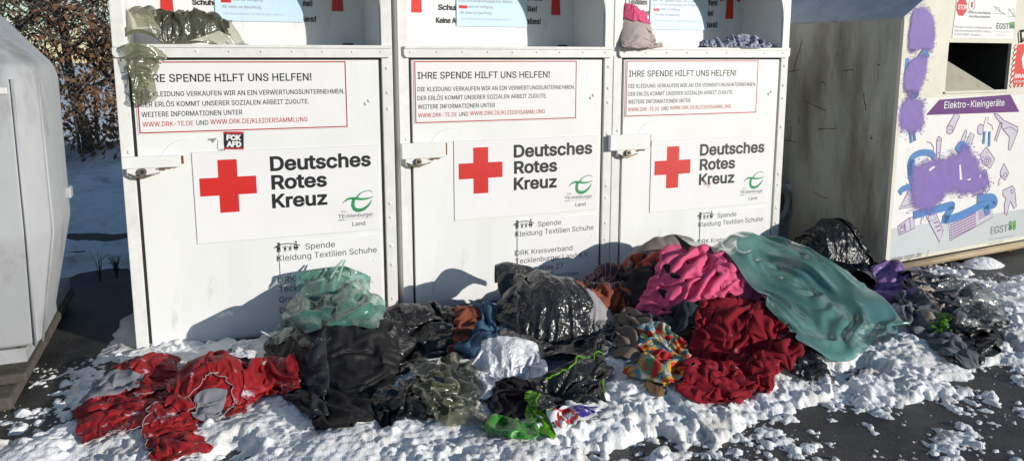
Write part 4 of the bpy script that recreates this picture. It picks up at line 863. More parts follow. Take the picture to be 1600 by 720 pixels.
# films: simulated gently so they keep standing
FILMS=[
 dict(n='green_film_left', B=[(425,530),(500,520),(588,505)], M=[(440,470),(520,470),(588,455)], T=[(478,415),(530,398),(578,408)], g=(34,34), ymax=3.66, back=5, grow=0.16, grav=.06, off=.03, rad=(.1,.0,8), gap=.5, amp=0.003, post=2),
 dict(n='green_film_right', B=[(1235,500),(1296,556),(1404,497)], M=[(1165,425),(1270,450),(1385,452)], T=[(1106,385),(1122,343),(1210,370)], g=(50,54), ymax=3.66, back=6, grow=0.045, grav=.10, off=0.06, wl=(.30,.10), rad=(.85,.0,9), blur=40, gap=.5, sm=14, gk=1., full=1, thk=0.022, post=4, amp=0.002),
 dict(n='olive_film', B=[(655,610),(700,645),(752,640)], T=[(655,575),(700,556),(740,580)], g=(30,26), ymax=3.05, back=5, grow=.28, grav=.3, fr=16, off=.03),
 dict(n='clear_film', B=[(1500,490),(1530,505),(1560,490)], T=[(1480,450),(1510,442),(1545,455)], g=(26,20), ymax=3.2, back=3, grow=.3, grav=.3, fr=16, off=.02),
]
# things lying on the ledges; base height 1.402
LEDGE=[
 dict(n='ledge_dark', B=[(235,60),(300,62),(352,57)], T=[(240,16),(300,10),(346,34)], g=(24,18), ymax=3.98, back=4, grow=.2, yfloor=3.83),
 dict(n='ledge_film', B=[(198,62),(240,74),(300,72),(382,62)], M=[(196,30),(240,34),(300,36),(372,50)], T=[(215,2),(245,-8),(300,-4),(350,26)], g=(44,32), ymax=3.95, back=4, grow=.20, off=.02, grav=.3, yfloor=3.80, gap=.1),
 dict(n='ledge_tail', B=[(211,130),(224,142),(238,126)], M=[(204,94),(220,97),(238,92)], T=[(194,50),(222,44),(256,62)], g=(22,40), ymax=3.757, ymin=3.74, back=0, grow=.10, grav=.02, wall=3.776, yfloor=3.70, gap=0.02),
 dict(n='ledge_beige', B=[(978,68),(1010,76),(1032,72)], M=[(976,45),(1010,48),(1044,48)], T=[(978,14),(1000,12),(1035,32)], g=(46,42), ymax=4.05, back=4, grow=.40, yfloor=3.80, bend=0.0, gap=0.03, wl=(.05,.03)),
 dict(n='ledge_pink', B=[(978,16),(990,20),(1004,20)], T=[(978,2),(986,0),(1000,12)], g=(18,14), ymax=4.05, back=3, grow=.3, yfloor=3.84),
 dict(n='ledge_blue', B=[(1098,66),(1150,72),(1212,74)], T=[(1100,56),(1160,54),(1208,50)], g=(56,16), ymax=4.0, back=4, grow=.40, yfloor=3.84),
]
LLUMPS=[(-.02,3.90,.24,.10,.14),(-.26,3.90,.14,.12,.17),(2.29,3.98,.16,.15,.25),(2.20,4.03,.09,.09,.27),(3.10,3.96,.13,.09,.09),(2.85,3.96,.18,.08,.045)]

def hfield(L_):
    Hh = np.zeros(HXX.shape)
    for x, y, rx, ry, h in L_: Hh = np.maximum(Hh, h*np.clip(1-((HXX-x)/rx)**2-((HYY-y)/ry)**2, 0, 1)**.65)
    for _ in range(3): Hh[1:-1,1:-1] = (Hh[1:-1,1:-1]*4+Hh[:-2,1:-1]+Hh[2:,1:-1]+Hh[1:-1,:-2]+Hh[1:-1,2:])/8
    return Hh
def hs(Hh, x, y):
    u = np.clip((x-HX0)/ST, 0, len(hx)-1.001); v = np.clip((y-HY0)/ST, 0, len(hy)-1.001); i = u.astype(int); j = v.astype(int); a = u-i; b = v-j
    h00 = Hh[j,i]; h10 = Hh[j,i+1]; h01 = Hh[j+1,i]; h11 = Hh[j+1,i+1]
    return (h00*(1-a)+h10*a)*(1-b)+(h01*(1-a)+h11*a)*b, ((h10-h00)*(1-b)+(h11-h01)*b)/ST, ((h01-h00)*(1-a)+(h11-h10)*a)/ST
def spl(P_, t):
    P_ = np.array(P_, float); d = np.r_[0, np.cumsum(np.hypot(*np.diff(P_, axis=0).T))]; d /= d[-1]; n = len(P_); out = []
    for s in t:
        k = min(int(np.searchsorted(d, s, side='right'))-1, n-2); u = (s-d[k])/(d[k+1]-d[k]); p0 = P_[max(k-1,0)]; a = P_[k]; b = P_[k+1]; p3 = P_[min(k+2,n-1)]
        out.append(.5*(2*a+(b-p0)*u+(2*p0-5*a+4*b-p3)*u*u+(3*a-p0-3*b+p3)*u**3))
    return np.array(out)
def lay(it, Hh, off):
    """where the sheet starts: its outline brought onto the heap"""
    nu, nv = it['g']; u = np.linspace(0, 1, nu); v = np.linspace(0, 1, nv)[:, None, None]; B_ = spl(it['B'], u)[None]; T_ = spl(it['T'], u)[None]
    if 'M' in it: M_ = spl(it['M'], u)[None]; g = (1-v)*(1-2*v)*B_+4*v*(1-v)*M_+v*(2*v-1)*T_
    else: g = (1-v)*B_+v*T_
    U = (g[...,0]-CX)/F_; V_ = -(g[...,1]-CY)/F_; f = math.cos(PIT)+V_*math.sin(PIT); rz = -math.sin(PIT)+V_*math.cos(PIT)
    rx = f*math.sin(YAW)+U*math.cos(YAW); ry = f*math.cos(YAW)-U*math.sin(YAW); ym = it['ymax']
    y0 = it.get('ymin', 1.9); best = ym/ry; done = np.zeros(U.shape, bool)
    for yy in np.linspace(y0, ym, 320):
        t = yy/ry; hit = (~done) & (H+rz*t <= hs(Hh, rx*t, ry*t)[0]+off); best = np.where(hit, t, best); done |= hit
    P_ = np.stack([rx*best, ry*best, H+rz*best], -1)
    for _ in range(it.get('sm', 4)): P_[1:-1,1:-1] = (P_[1:-1,1:-1]*2+P_[:-2,1:-1]+P_[2:,1:-1]+P_[1:-1,:-2]+P_[1:-1,2:])/6
    rows = [P_]; last = P_[-1].copy(); st = max(np.linalg.norm(P_[-1]-P_[-2], axis=1).mean(), .008)
    for k in range(it.get('back', 0)):
        last = last.copy(); last[:,1] = np.minimum(last[:,1]+st*.75, it.get('wall', 3.785)); last[:,2] = np.maximum(last[:,2]-st*.8, hs(Hh, last[:,0], last[:,1])[0]+off*.5); rows.append(last[None])
    return np.concatenate(rows, 0)
def splat(Hh, P_):
    a = P_[:-1,:-1]; b = P_[:-1,1:]; c = P_[1:,1:]; d = P_[1:,:-1]
    for s in (0,.33,.67,1):
        for t in (0,.33,.67,1):
            p = (a*(1-s)+b*s)*(1-t)+(d*(1-s)+c*s)*t; i = ((p[...,0]-HX0)/ST+.5).astype(int).ravel(); j = ((p[...,1]-HY0)/ST+.5).astype(int).ravel()
            ok = (i >= 0) & (i < len(hx)) & (j >= 0) & (j < len(hy)); np.maximum.at(Hh, (j[ok], i[ok]), p[...,2].ravel()[ok])
def pull(A_, B_, rest, k, only=0):
    d = B_-A_; l = np.sqrt((d*d).sum(-1))+1e-9; c = (l-rest)/l*.5*k
    if only: c = np.minimum(c, 0)
    d *= c[...,None]; A_ += d; B_ -= d
def settle(it, Hh, seed, steps=46, iters=6):
    P_ = lay(it, Hh, it.get('off', .012)); nv, nu, _ = P_.shape; rng = np.random.RandomState(seed); g = it.get('grow', .2); grav = it.get('grav', .4)
    ln = lambda d: np.sqrt((d*d).sum(-1)); wall = it.get('wall', 3.785)
    U, V_ = np.meshgrid(np.linspace(0,1,nu), np.linspace(0,1,nv)); S = np.zeros((nv,nu)); wx = ln(P_[:,1:]-P_[:,:-1]).sum(1).mean(); wy = ln(P_[1:]-P_[:-1]).sum(0).mean(); sx = U*wx; sy = V_*wy
    if 'rad' in it:
        u0, v0, k = it['rad']; th = np.arctan2(sy-v0*wy, sx-u0*wx); r = np.hypot(sx-u0*wx, sy-v0*wy)
        S += (1-2*np.abs(np.sin(.5*k*th+1.2*np.sin(r*25+rng.rand()*6))))*np.clip(r/.12,0,1)*1.1
    base_th = it.get('dir', rng.rand()*3.14); gf = g/.3
    for f in it.get('wl', (.12,.06,.035)):
        th = base_th+rng.uniform(-.45,.45); ph = rng.rand(4)*6.28; wob = .9*np.sin(21*(sy*math.cos(th)-sx*math.sin(th))+ph[0])+.9*np.sin(13*(sx*math.cos(th)+sy*math.sin(th))+ph[1])+.6*np.sin(37*(sy+sx*.5)+ph[3])
        S += (1-2*np.abs(np.sin(math.pi/f*(sx*math.cos(th)+sy*math.sin(th))+.8*wob+ph[2]))**.8)*f/.10*(.6+.5*np.sin(17*sx+ph[1])*np.sin(15*sy+ph[2]))
    nrm = np.cross(np.gradient(P_, axis=1), np.gradient(P_, axis=0)); nrm /= ln(nrm)[...,None]+1e-9; nrm *= np.sign((nrm*np.array([-.3,-.8,.5])).sum(-1))[...,None]
    g *= it.get('gk', 1.3 if 'rad' in it else 2.3); nb_ = it.get('back', 0); rf = np.ones((nv,1)); rf[nv-nb_:] = .25
    if nb_ == 0: rf[:] = 1
    P_ = P_+nrm*(S*it.get('amp', .006*gf))[...,None]; E1 = P_[:,1:]-P_[:,:-1]; E2 = P_[1:]-P_[:-1]; rh, rv = ln(E1), ln(E2); mh, mv_ = np.median(rh), np.median(rv)
    rh = np.clip(rh, mh*.6, mh*1.9); rv = np.clip(rv, mv_*.6, mv_*1.9); rd = np.sqrt(((rh[:-1]+rh[1:])/2)**2+((rv[:,:-1]+rv[:,1:])/2)**2); bh = (rh[:,:-1]+rh[:,1:])*.8; bv = (rv[:-1]+rv[1:])*.8; prev = P_.copy(); kb = it.get('bend', .02); lo = 1.-it.get('slack', .0)
    for s in range(steps):
        gr = 1+g*min(1., s/(steps*.6)); vel = np.clip((P_-prev)*.86, -.02, .02); prev = P_.copy(); P_ = P_+vel; P_[...,2] -= .0024*grav
        for _ in range(iters):
            ga = 1+(gr-1)*rf; a, b, c = rh*ga, rv*ga[1:], rd*ga[1:]
            pull(P_[:,0:-1:2], P_[:,1::2], a[:,0::2], 1.); pull(P_[:,1:-1:2], P_[:,2::2], a[:,1::2], 1.)
            pull(P_[0:-1:2], P_[1::2], b[0::2], 1.); pull(P_[1:-1:2], P_[2::2], b[1::2], 1.)
            for q in (0, 1):
                A_ = P_[q:-1:2, :-1]; B_ = P_[q+1::2, 1:]; pull(A_, B_, c[q::2], .35)
                A_ = P_[q:-1:2, 1:]; B_ = P_[q+1::2, :-1]; pull(A_, B_, c[q::2], .35)
            for q in (0, 1):
                pull(P_[:, q:-2:4], P_[:, q+2::4], (bh*ga)[:, q::4], kb, 1); pull(P_[:, q+2:-2:4], P_[:, q+4::4], (bh*ga)[:, q+2::4], kb, 1)
                pull(P_[q:-2:4], P_[q+2::4], (bv*ga[2:])[q::4], kb, 1); pull(P_[q+2:-2:4], P_[q+4::4], (bv*ga[2:])[q+2::4], kb, 1)
        if s % 4 == 3:                        # keep folds from passing through one another
            Q_ = P_.reshape(-1, 3).astype('f'); n = len(Q_); R0 = min(rh.mean(), rv.mean())*.85; sq = (Q_**2).sum(1); D2 = sq[:,None]+sq[None]-2*Q_@Q_.T
            I, J = np.nonzero(D2 < R0*R0); ok = (I < J) & ((abs(I//nu-J//nu) > 1) | (abs(I % nu-J % nu) > 1)); I, J = I[ok], J[ok]
            if len(I):
                F2 = P_.reshape(-1, 3); d = F2[J]-F2[I]; l = ln(d)+1e-6; mv = d*((R0-l)/l*.35)[:,None]; np.add.at(F2, J, mv); np.add.at(F2, I, -mv); P_ = F2.reshape(nv, nu, 3)
        gap_ = it.get('gap', .045); thk = it.get('thk', .004)
        for _ in range(2):
            h, gx, gy = hs(Hh, P_[...,0], P_[...,1]); gx = np.clip(gx,-1.5,1.5); gy = np.clip(gy,-1.5,1.5); q = 1/(1+gx*gx+gy*gy); dep = (np.clip(h+thk-P_[...,2], 0, .05)-np.clip(P_[...,2]-h-gap_/np.sqrt(q), 0, .02)*.25*min(grav,1))*q
            P_[...,0] -= gx*dep; P_[...,1] -= gy*dep; P_[...,2] += dep
        P_[...,1] = np.minimum(P_[...,1], wall); P_[...,1] = np.maximum(P_[...,1], it.get('yfloor', 0)); t = P_[...,2] < h+thk+.003; fr_ = np.where(t, .65, .06)[...,None]; P_[...,:2] += (prev[...,:2]-P_[...,:2])*fr_
    for _ in range(it.get('post', 0)): P_[1:-1,1:-1] = (P_[1:-1,1:-1]*6+P_[:-2,1:-1]+P_[2:,1:-1]+P_[1:-1,:-2]+P_[1:-1,2:])/10
    P_[...,2] = np.maximum(P_[...,2], .004)
    return P_
GRID = {}; HM = hfield(LUMPS); HM = HM+np.clip(HM*4,0,1)*((1-2*np.abs(vnoise(HXX,HYY,7.,51,2)-.5))*.05-.03+(vnoise(HXX,HYY,18.,52,2)-.5)*.025); SNOWH = near(HXX, HYY)[0]; HM = np.maximum(HM, SNOWH+.008); CORE = HM.copy(); HL = np.where(HYY > 3.80, hfield(LLUMPS)+1.404, 0)
for grp, Hh in ((ITEMS, HM), (FILMS, HM), (LEDGE, HL)):
    for i_, it in enumerate(grp):
        if grp is LEDGE: it.setdefault('wall', 4.17); it.setdefault('ymin', 3.7)
        use = np.minimum(Hh, CORE+.035) if (Hh is HM and not it.get('full')) else Hh
        if it.get('blur'):
            use = use.copy()
            for _ in range(it['blur']): use[1:-1,1:-1] = np.maximum(CORE[1:-1,1:-1]*.8, (use[1:-1,1:-1]*2+use[:-2,1:-1]+use[2:,1:-1]+use[1:-1,:-2]+use[1:-1,2:])/6)
        P_ = settle(it, use, i_*7+3+len(grp)); GRID[it['n']] = P_
        if grp is not FILMS: splat(Hh, P_)
        if 0: print(it['n'], P_.reshape(-1,3).min(0).round(2), P_.reshape(-1,3).max(0).round(2), abs(P_).max())
# ------------------------------------------------------------------ cloth, bag and film materials
def cloth(n, c, c2=None, frost=None, **k):
    k.setdefault('rough', .85); k.setdefault('sheen', 0.); k.setdefault('bump', .35); k.setdefault('bs', 160); k.setdefault('bd', .003)
    return mat(n, c, col2=c2 or tuple(x*.75 for x in c), vs=k.pop('vs', 5), va=.5, dirt=(.62,.64,.68) if frost else None, ds=k.pop('ds', 14), dlo=(frost or .6), dhi=(frost or .6)+.12, spec=k.pop('spec', .25), **k)
def plast(n, c, c2=None, frost=None, rough=.28, **k):
    return mat(n, c, rough, c2 or tuple(x*1.6+.004 for x in c), 9, .5, bump=k.pop('bump', .8), bs=k.pop('bs', 26), bd=.012, spec=.6, dirt=(.6,.62,.66) if frost else None, ds=16, dlo=(frost or .6), dhi=(frost or .6)+.08, **k)
def crumple(m, sc=14., dist=.02, st=.7):
    """creased-foil relief from warped cells, on top of what the material has"""
    nt = m.node_tree; N = nt.nodes; L = nt.links; tc = N.new('ShaderNodeTexCoord'); nz = N.new('ShaderNodeTexNoise'); nz.inputs['Scale'].default_value = sc*.5; nz.inputs['Detail'].default_value = 2
    L.new(tc.outputs['Object'], nz.inputs[0]); ad = N.new('ShaderNodeVectorMath'); ad.operation = 'MULTIPLY_ADD'; L.new(nz.outputs['Color'], ad.inputs[0]); ad.inputs[1].default_value = (.12,.12,.12); L.new(tc.outputs['Object'], ad.inputs[2])
    acc = None
    for s, w in ((sc, 1.), (sc*2.3, .45), (sc*5, .2)):
        v = N.new('ShaderNodeTexVoronoi'); v.inputs['Scale'].default_value = s; L.new(ad.outputs[0], v.inputs['Vector'])
        mm = N.new('ShaderNodeMath'); mm.operation = 'MULTIPLY_ADD'; mm.inputs[1].default_value = w; L.new(v.outputs['Distance'], mm.inputs[0])
        if acc: L.new(acc, mm.inputs[2])
        else: mm.inputs[2].default_value = 0
        acc = mm.outputs[0]
    bp = N.new('ShaderNodeBump'); bp.inputs['Strength'].default_value = st; bp.inputs['Distance'].default_value = dist; L.new(acc, bp.inputs['Height'])
    for n in list(N):
        if n.type in ('BSDF_PRINCIPLED','BSDF_GLOSSY','BSDF_DIFFUSE','BSDF_TRANSLUCENT','FRESNEL'):
            s_ = n.inputs['Normal']
            if s_.is_linked and s_.links[0].from_node.type == 'BUMP' and s_.links[0].from_node is not bp:
                ob = s_.links[0].from_node
                if not ob.inputs['Normal'].is_linked: L.new(bp.outputs[0], ob.inputs['Normal'])
            else: L.new(bp.outputs[0], s_)
    return m
def stripes(n, cols, scale, ang=0., rough=.85, dist=.6, frost=None):
    """woven or printed stripes: bands of colours across the cloth"""
    m = mat(n, cols[0], rough, bump=.3, bs=160, bd=.003, spec=.25, sheen=.1); nt = m.node_tree; N = nt.nodes; L = nt.links; b = N['Principled BSDF']
    tc = N.new('ShaderNodeTexCoord'); mp = N.new('ShaderNodeMapping'); mp.inputs['Rotation'].default_value = (ang, ang*.7, ang); L.new(tc.outputs['UV'], mp.inputs[0])
    w = N.new('ShaderNodeTexWave'); w.inputs['Scale'].default_value = scale; w.inputs['Distortion'].default_value = dist; w.inputs['Detail'].default_value = 1; L.new(mp.outputs[0], w.inputs[0])
    r = N.new('ShaderNodeValToRGB'); r.color_ramp.interpolation = 'CONSTANT'; L.new(w.outputs[1], r.inputs[0])
    while len(r.color_ramp.elements) < len(cols): r.color_ramp.elements.new(.5)
    for i, c in enumerate(cols): r.color_ramp.elements[i].position = i/len(cols); r.color_ramp.elements[i].color = (*c, 1)
    L.new(r.outputs[0], b.inputs['Base Color']); return m
def blotch(n, cols, scale, rough=.85, frost=None):
    """all-over print: noise cut into flat colour patches"""
    m = mat(n, cols[0], rough, bump=.3, bs=160, bd=.003, spec=.25, sheen=.1); nt = m.node_tree; N = nt.nodes; L = nt.links; b = N['Principled BSDF']
    tc = N.new('ShaderNodeTexCoord'); w = N.new('ShaderNodeTexNoise'); w.inputs['Scale'].default_value = scale; w.inputs['Detail'].default_value = 3; w.inputs['Distortion'].default_value = .8; L.new(tc.outputs['Object'], w.inputs[0])
    r = N.new('ShaderNodeValToRGB'); r.color_ramp.interpolation = 'CONSTANT'; L.new(w.outputs[0], r.inputs[0])
    while len(r.color_ramp.elements) < len(cols): r.color_ramp.elements.new(.5)
    for i, c in enumerate(cols): r.color_ramp.elements[i].position = .33+.34*i/len(cols) if i else 0; r.color_ramp.elements[i].color = (*c, 1)
    L.new(r.outputs[0], b.inputs['Base Color']); return m
K_red = cloth('jacket_red', (.30,.009,.013), (.23,.008,.011), frost=.58, rough=.6, spec=.35); K_lin = cloth('jacket_lining_grey', (.24,.24,.26), (.16,.16,.18), frost=.60)
K_dred = cloth('blanket_dark_red', (.24,.008,.018), (.17,.006,.012), frost=.63, bump=.6, bs=120); K_pink = cloth('shirt_pink', (.66,.10,.21), (.58,.08,.18), rough=.8)
K_blkden = cloth('black_denim', (.004,.004,.005), (.008,.008,.010), frost=.72, rough=.62, spec=.35, ds=9); K_blk = plast('black_plastic', (.008,.008,.009)); K_blkf = plast('black_plastic_frosted', (.010,.010,.011), frost=.64)
K_greyb = plast('dark_grey_plastic', (.022,.022,.023), (.034,.034,.034), rough=.24, bump=.4, bs=16); K_grey2 = plast('grey_plastic', (.030,.031,.030), rough=.3)
K_rust = cloth('rust_cloth', (.24,.065,.035), (.17,.045,.026), frost=.70); K_blue = cloth('blue_knit', (.035,.085,.14), (.055,.12,.18), frost=.72, bump=.9, bs=90)
K_lblue = cloth('pale_blue_cloth', (.16,.24,.28)); K_dk = cloth('dark_cloth', (.008,.008,.010), (.018,.015,.02), frost=.70); K_navy = cloth('navy_cloth', (.012,.018,.026), (.022,.032,.042), frost=.72)
K_beige = cloth('beige_cloth', (.36,.29,.23), (.28,.22,.18), frost=.72); K_brown = cloth('brown_grey_cloth', (.20,.155,.125), (.15,.115,.09), frost=.68)
K_fleece = cloth('grey_fleece', (.33,.32,.33), (.25,.24,.25), frost=.66, bump=.9, bs=70); K_gtr = cloth('grey_jersey', (.10,.11,.12), (.15,.16,.17), frost=.70)
K_jac = cloth('taupe_jacket', (.24,.20,.17), (.17,.14,.12), frost=.72, rough=.7)
K_str = stripes('dark_striped_cloth', [(.03,.02,.03),(.03,.02,.03),(.30,.26,.24),(.03,.02,.03),(.20,.03,.04),(.05,.03,.04)], 3.2, .4)
K_roll = stripes('rust_rolled_cloth', [(.34,.05,.025),(.34,.05,.025),(.30,.045,.02),(.06,.02,.015)], 1.6, .2)
K_multi = blotch('multicolour_print', [(.52,.02,.02),(.50,.03,.02),(.55,.30,.03),(.06,.20,.30),(.45,.40,.30),(.08,.22,.08),(.50,.02,.02)], 9)
K_scarf = blotch('black_white_print', [(.02,.02,.02),(.30,.28,.26),(.02,.02,.02),(.25,.24,.23),(.03,.03,.03)], 26)
K_floral = blotch('blue_white_floral', [(.05,.06,.16),(.55,.55,.60),(.07,.08,.22),(.45,.46,.55),(.03,.035,.09),(.5,.5,.56)], 34)
K_ledge = cloth('greige_cloth', (.46,.39,.36), (.36,.31,.29), rough=.9); K_pur = plast('lilac_plastic', (.26,.14,.42), (.32,.19,.48), rough=.35, bump=.5, translucent=.3)
K_white = film('white_thin_plastic', (.90,.90,.93), clear=.03, rough=.22, bump=.5, bs=34, translucent=.12)
K_gfilm = film('green_film', (.20,.52,.40), clear=.50, rough=.16, bump=.35, bs=22, translucent=.5)
K_gfilm2 = film('green_film_thick', (.16,.38,.33), clear=.24, rough=.22, bump=.15, bs=10, translucent=.42)
K_ofilm = film('olive_film', (.34,.34,.19), clear=.66, rough=.2, bump=.5, bs=26, translucent=.45); K_cfilm = film('clear_film', (.62,.64,.60), clear=.6, rough=.15, bump=.8, bs=30)
K_lime = plast('lime_plastic', (.12,.36,.015), (.17,.45,.02), rough=.35, bump=.4, translucent=.35); K_limed = plast('dark_green_plastic', (.03,.16,.02))

for m_ in (K_blk, K_blkf, K_greyb, K_grey2, K_pur, K_lime): crumple(m_)
crumple(K_white, 16., .014, .8); crumple(K_cfilm, 14., .012, .6); crumple(K_ofilm, 8., .008, .4)
crumple(K_gfilm, 9., .012, .4); crumple(K_gfilm2, 4., .012, .15)
crumple(K_blkden, 10, .012, .4); crumple(K_red, 12, .010, .45)

def grid_obj(name, g, m, parent=None, sub=1, thick=0., **kw):
    g = np.asarray(g); o_ = g.reshape(-1, 3).mean(0); o_ = np.array([o_[0], o_[1], 0. if parent is None else 0.]); 
    if parent is not None: o_ = np.array(parent.location)
    ny, nx = g.shape[:2]; X, Y, Z = (g[..., i]-o_[i] for i in range(3))
    o = grid_mesh(name, X, Y, Z, m); o.parent = parent
    if parent is None: o.location = o_
    me = o.data; uv = me.uv_layers.new(name='UVMap'); li = np.empty(len(me.loops), 'i'); me.loops.foreach_get('vertex_index', li)
    uv.data.foreach_set('uv', np.stack([(li % nx)/nx, (li//nx)/nx], -1).astype('f').ravel())
    if thick: s = o.modifiers.new('s', 'SOLIDIFY'); s.thickness = thick; s.offset = 0
    if sub: s = o.modifiers.new('u', 'SUBSURF'); s.levels = s.render_levels = sub
    return tag(o, **kw)
def item(name, key, m, label, cat, thick=.004, sub=1, group=None): return grid_obj(name, GRID[key], m, None, sub, thick, label=label, cat=cat, group=group)
item('rubbish_bag', 'b_backbag', K_blk, 'torn glossy black bag heaped against the dark side of the electronics container', 'rubbish bag')
item('rubbish_bag', 'b_darkupper', K_grey2, 'dull grey bag standing behind the big shiny one, against the middle door', 'rubbish bag')
item('striped_cloth', 'striped_top', K_str, 'dark striped crumpled garment at the left top of the clothes heap', 'clothing')
item('jacket', 'beige_jacket', K_jac, 'taupe jacket lying along the top of the heap against the door', 'jacket', .012)
item('rolled_pullover', 'rust_roll', K_roll, 'rust orange rolled pullover left of the pink shirt', 'pullover', .012)
item('garment', 'dark_garment', K_dk, 'near black garment under the rust roll and left of the pink shirt', 'clothing')
item('cardigan', 'rust_jacket', K_rust, 'brick red thin cardigan behind the shiny grey bag', 'clothing')
item('fleece', 'grey_fleece', K_fleece, 'small light grey fleece bundle right of the shiny grey bag', 'clothing', .01)
item('scarf', 'patterned_scarf', K_scarf, 'black and white printed scarf right of the shiny grey bag', 'scarf')
item('rubbish_bag', 'black_heap', K_blkf, 'flat black bags and cloth heap right of the black denim skirt', 'rubbish bag')
item('shirt', 'rust_shirt', K_rust, 'rust coloured shirt crumpled between black heap and blue knit', 'shirt')
item('knitted_pullover', 'blue_knit', K_blue, 'steel blue knitted pullover beside the rust shirt', 'pullover', .008)
item('black_bundle', 'green_contents', K_blkf, 'black bundle packed inside the small green film bag', 'bundle')
item('rubbish_bag', 'grey_bag', K_greyb, 'big shiny dark grey bag bulging in front of the middle door', 'rubbish bag')
skirt = item('denim_skirt', 'black_skirt', K_blkden, 'long black frosted denim garment hanging down towards the snow', 'clothing', .006)
item('carrier_bag', 'white_bag', K_white, 'round thin white plastic bag in the middle of the front row', 'carrier bag', 0)
item('garment', 'dark_scrap', K_dk, 'small dark crumpled cloth under the white plastic bag', 'clothing')
item('bag_scrap', 'olive_scrap', K_blkf, 'torn black plastic inside the olive see-through bag', 'plastic scrap')
shopping_bag = item('shopping_bag', 'discount_bag', K_blkf, 'black shopping bag with lime green edge and white lettered strip', 'shopping bag')
jacket_left = item('jacket', 'red_jacket_left', K_red, 'red jacket with grey lining lying leftmost in the snow', 'jacket')
jacket_mid = item('jacket', 'red_jacket_mid', K_red, 'red frosted jacket stretched towards the viewer, right of the leftmost one', 'jacket')
item('jacket', 'red_sleeve', K_red, 'short red garment piece tucked beside the black denim', 'jacket')
item('carrier_bag', 'white_small', K_white, 'tiny white plastic bag at the foot of the first container door', 'carrier bag', 0)
item('garment', 'dark_navy', K_navy, 'dark navy garment under the pink shirt hem', 'clothing')
item('trousers', 'beige_trousers', K_brown, 'brown grey trousers hanging beside the multicoloured cloth', 'trousers')
blanket = item('blanket', 'dark_red', K_dred, 'large dark red frosted blanket in front of the heap', 'blanket', .008)
item('printed_cloth', 'multicolour', K_multi, 'small red cloth with multicoloured print at the heap foot', 'clothing')
item('dark_bundle', 'green_inner', K_navy, 'dark bundle inside the long green bag', 'bundle')
item('trouser_leg', 'black_leg', K_blk, 'glossy black trouser leg between blanket and long green bag', 'trousers')
shirt = item('shirt', 'pink_shirt', K_pink, 'bright pink shirt spread over the top of the heap', 'shirt')
item('carrier_bag', 'purple_bag', K_pur, 'lilac plastic bag at the corner of the electronics container', 'carrier bag', 0)
item('rubbish_bag', 'black_right', K_blkf, 'low black frosted bag at the right end of the heap', 'rubbish bag')
item('scarf', 'beige_scarf', K_beige, 'knotted beige scarf below the lilac bag', 'scarf', .01)
item('trousers', 'grey_trousers', K_gtr, 'grey jersey trousers trailing over the snow at the right', 'trousers')
item('plastic_scrap', 'green_scrap', K_lime, 'bright green plastic scrap between trousers and black bag at the right', 'plastic scrap', 0)
green_bag = item('film_bag', 'green_film_left', K_gfilm, 'small green see-through bag leaning on the first container door', 'plastic bag', 0, 2)
item('film_bag', 'green_film_right', K_gfilm2, 'long green plastic bag lying from the far door down to the snow', 'plastic bag', 0, 2)
item('film_bag', 'olive_film', K_ofilm, 'olive tinted see-through bag in front of the black heap', 'plastic bag', 0, 2)
item('film_bag', 'clear_film', K_cfilm, 'clear plastic film on the snow behind the black bag at the right', 'plastic bag', 0, 2)
t = item('film_bag', 'ledge_film', K_ofilm, 'yellowish see-through bag with dark contents hanging over the left ledge', 'plastic bag', 0, 2)
grid_obj('bag_neck', GRID['ledge_tail'], film('olive_film_dense', (.28,.29,.17), clear=.42, rough=.2, bump=.5, bs=20), t, 2)
item('dark_bundle', 'ledge_dark', K_blkf, 'black bundle inside the yellowish bag on the left ledge', 'bundle')
item('cloth', 'ledge_beige', K_ledge, 'crumpled greige cloth at the left end of the far ledge', 'clothing')
item('cloth', 'ledge_pink', K_pink, 'small pink cloth behind the greige one on the far ledge', 'clothing')
item('cloth', 'ledge_blue', K_floral, 'blue and white floral cloth on the right of the far ledge', 'clothing')

for par, nm, key, m_ in ((jacket_left,'hem','red_left_hem',K_red),(jacket_left,'collar','red_left_crest',K_red),(jacket_left,'lining','lining_left',K_lin),(jacket_mid,'sleeve','red_mid_leg',K_red),(jacket_mid,'front_panel','red_mid_arch',K_red),(jacket_mid,'lining','lining_mid',K_lin),
    (blanket,'hem','dred_hem',K_dred),(blanket,'fold','dred_side',K_dred),(shirt,'sleeve','pink_drape',K_pink)): grid_obj(nm, GRID[key], m_, par, 1, .005)
def piping(par, key, sl, m, r=.0018):
    g_ = GRID[key][sl]; mb = MB(); ox = np.array(par.location); mb.tube([tuple(p-ox+np.array([0,-.003,.004])) for p in g_], r, m, 5); return mb.build('piping', par)
K_pipe = mat('piping_grey', (.34,.26,.26), .7)
piping(jacket_left, 'red_left_hem', (0, slice(None)), K_pipe); piping(jacket_mid, 'red_mid_arch', (0, slice(None)), K_pipe); piping(jacket_mid, 'red_mid_leg', (slice(2, None), 0), K_pipe); piping(jacket_left, 'red_left_crest', (0, slice(None)), K_pipe)
grid_obj('zip_placket', GRID['zip_band'], cloth('frosted_denim', (.018,.019,.023), (.04,.042,.05), frost=.60, ds=40), skirt, 1, .004)
item('plastic_scrap', 'lime_piece', K_lime, 'pointed lime green plastic flap left of the lettered strip', 'plastic scrap', .002)
item('plastic_scrap', 'green_strap', K_limed, 'dark green plastic strap lying in the snow below the dark crumpled cloth', 'plastic scrap', .002)
M_strip = mat('strip_white', (.74,.73,.74), .35, (.66,.65,.67), 30, .5); M_pblue = mat('print_violet_blue', (.07,.03,.32), .4)
ls_ = GRID['letter_strip']; grid_obj('lettered_strip', ls_, M_strip, shopping_bag, 1, .002)
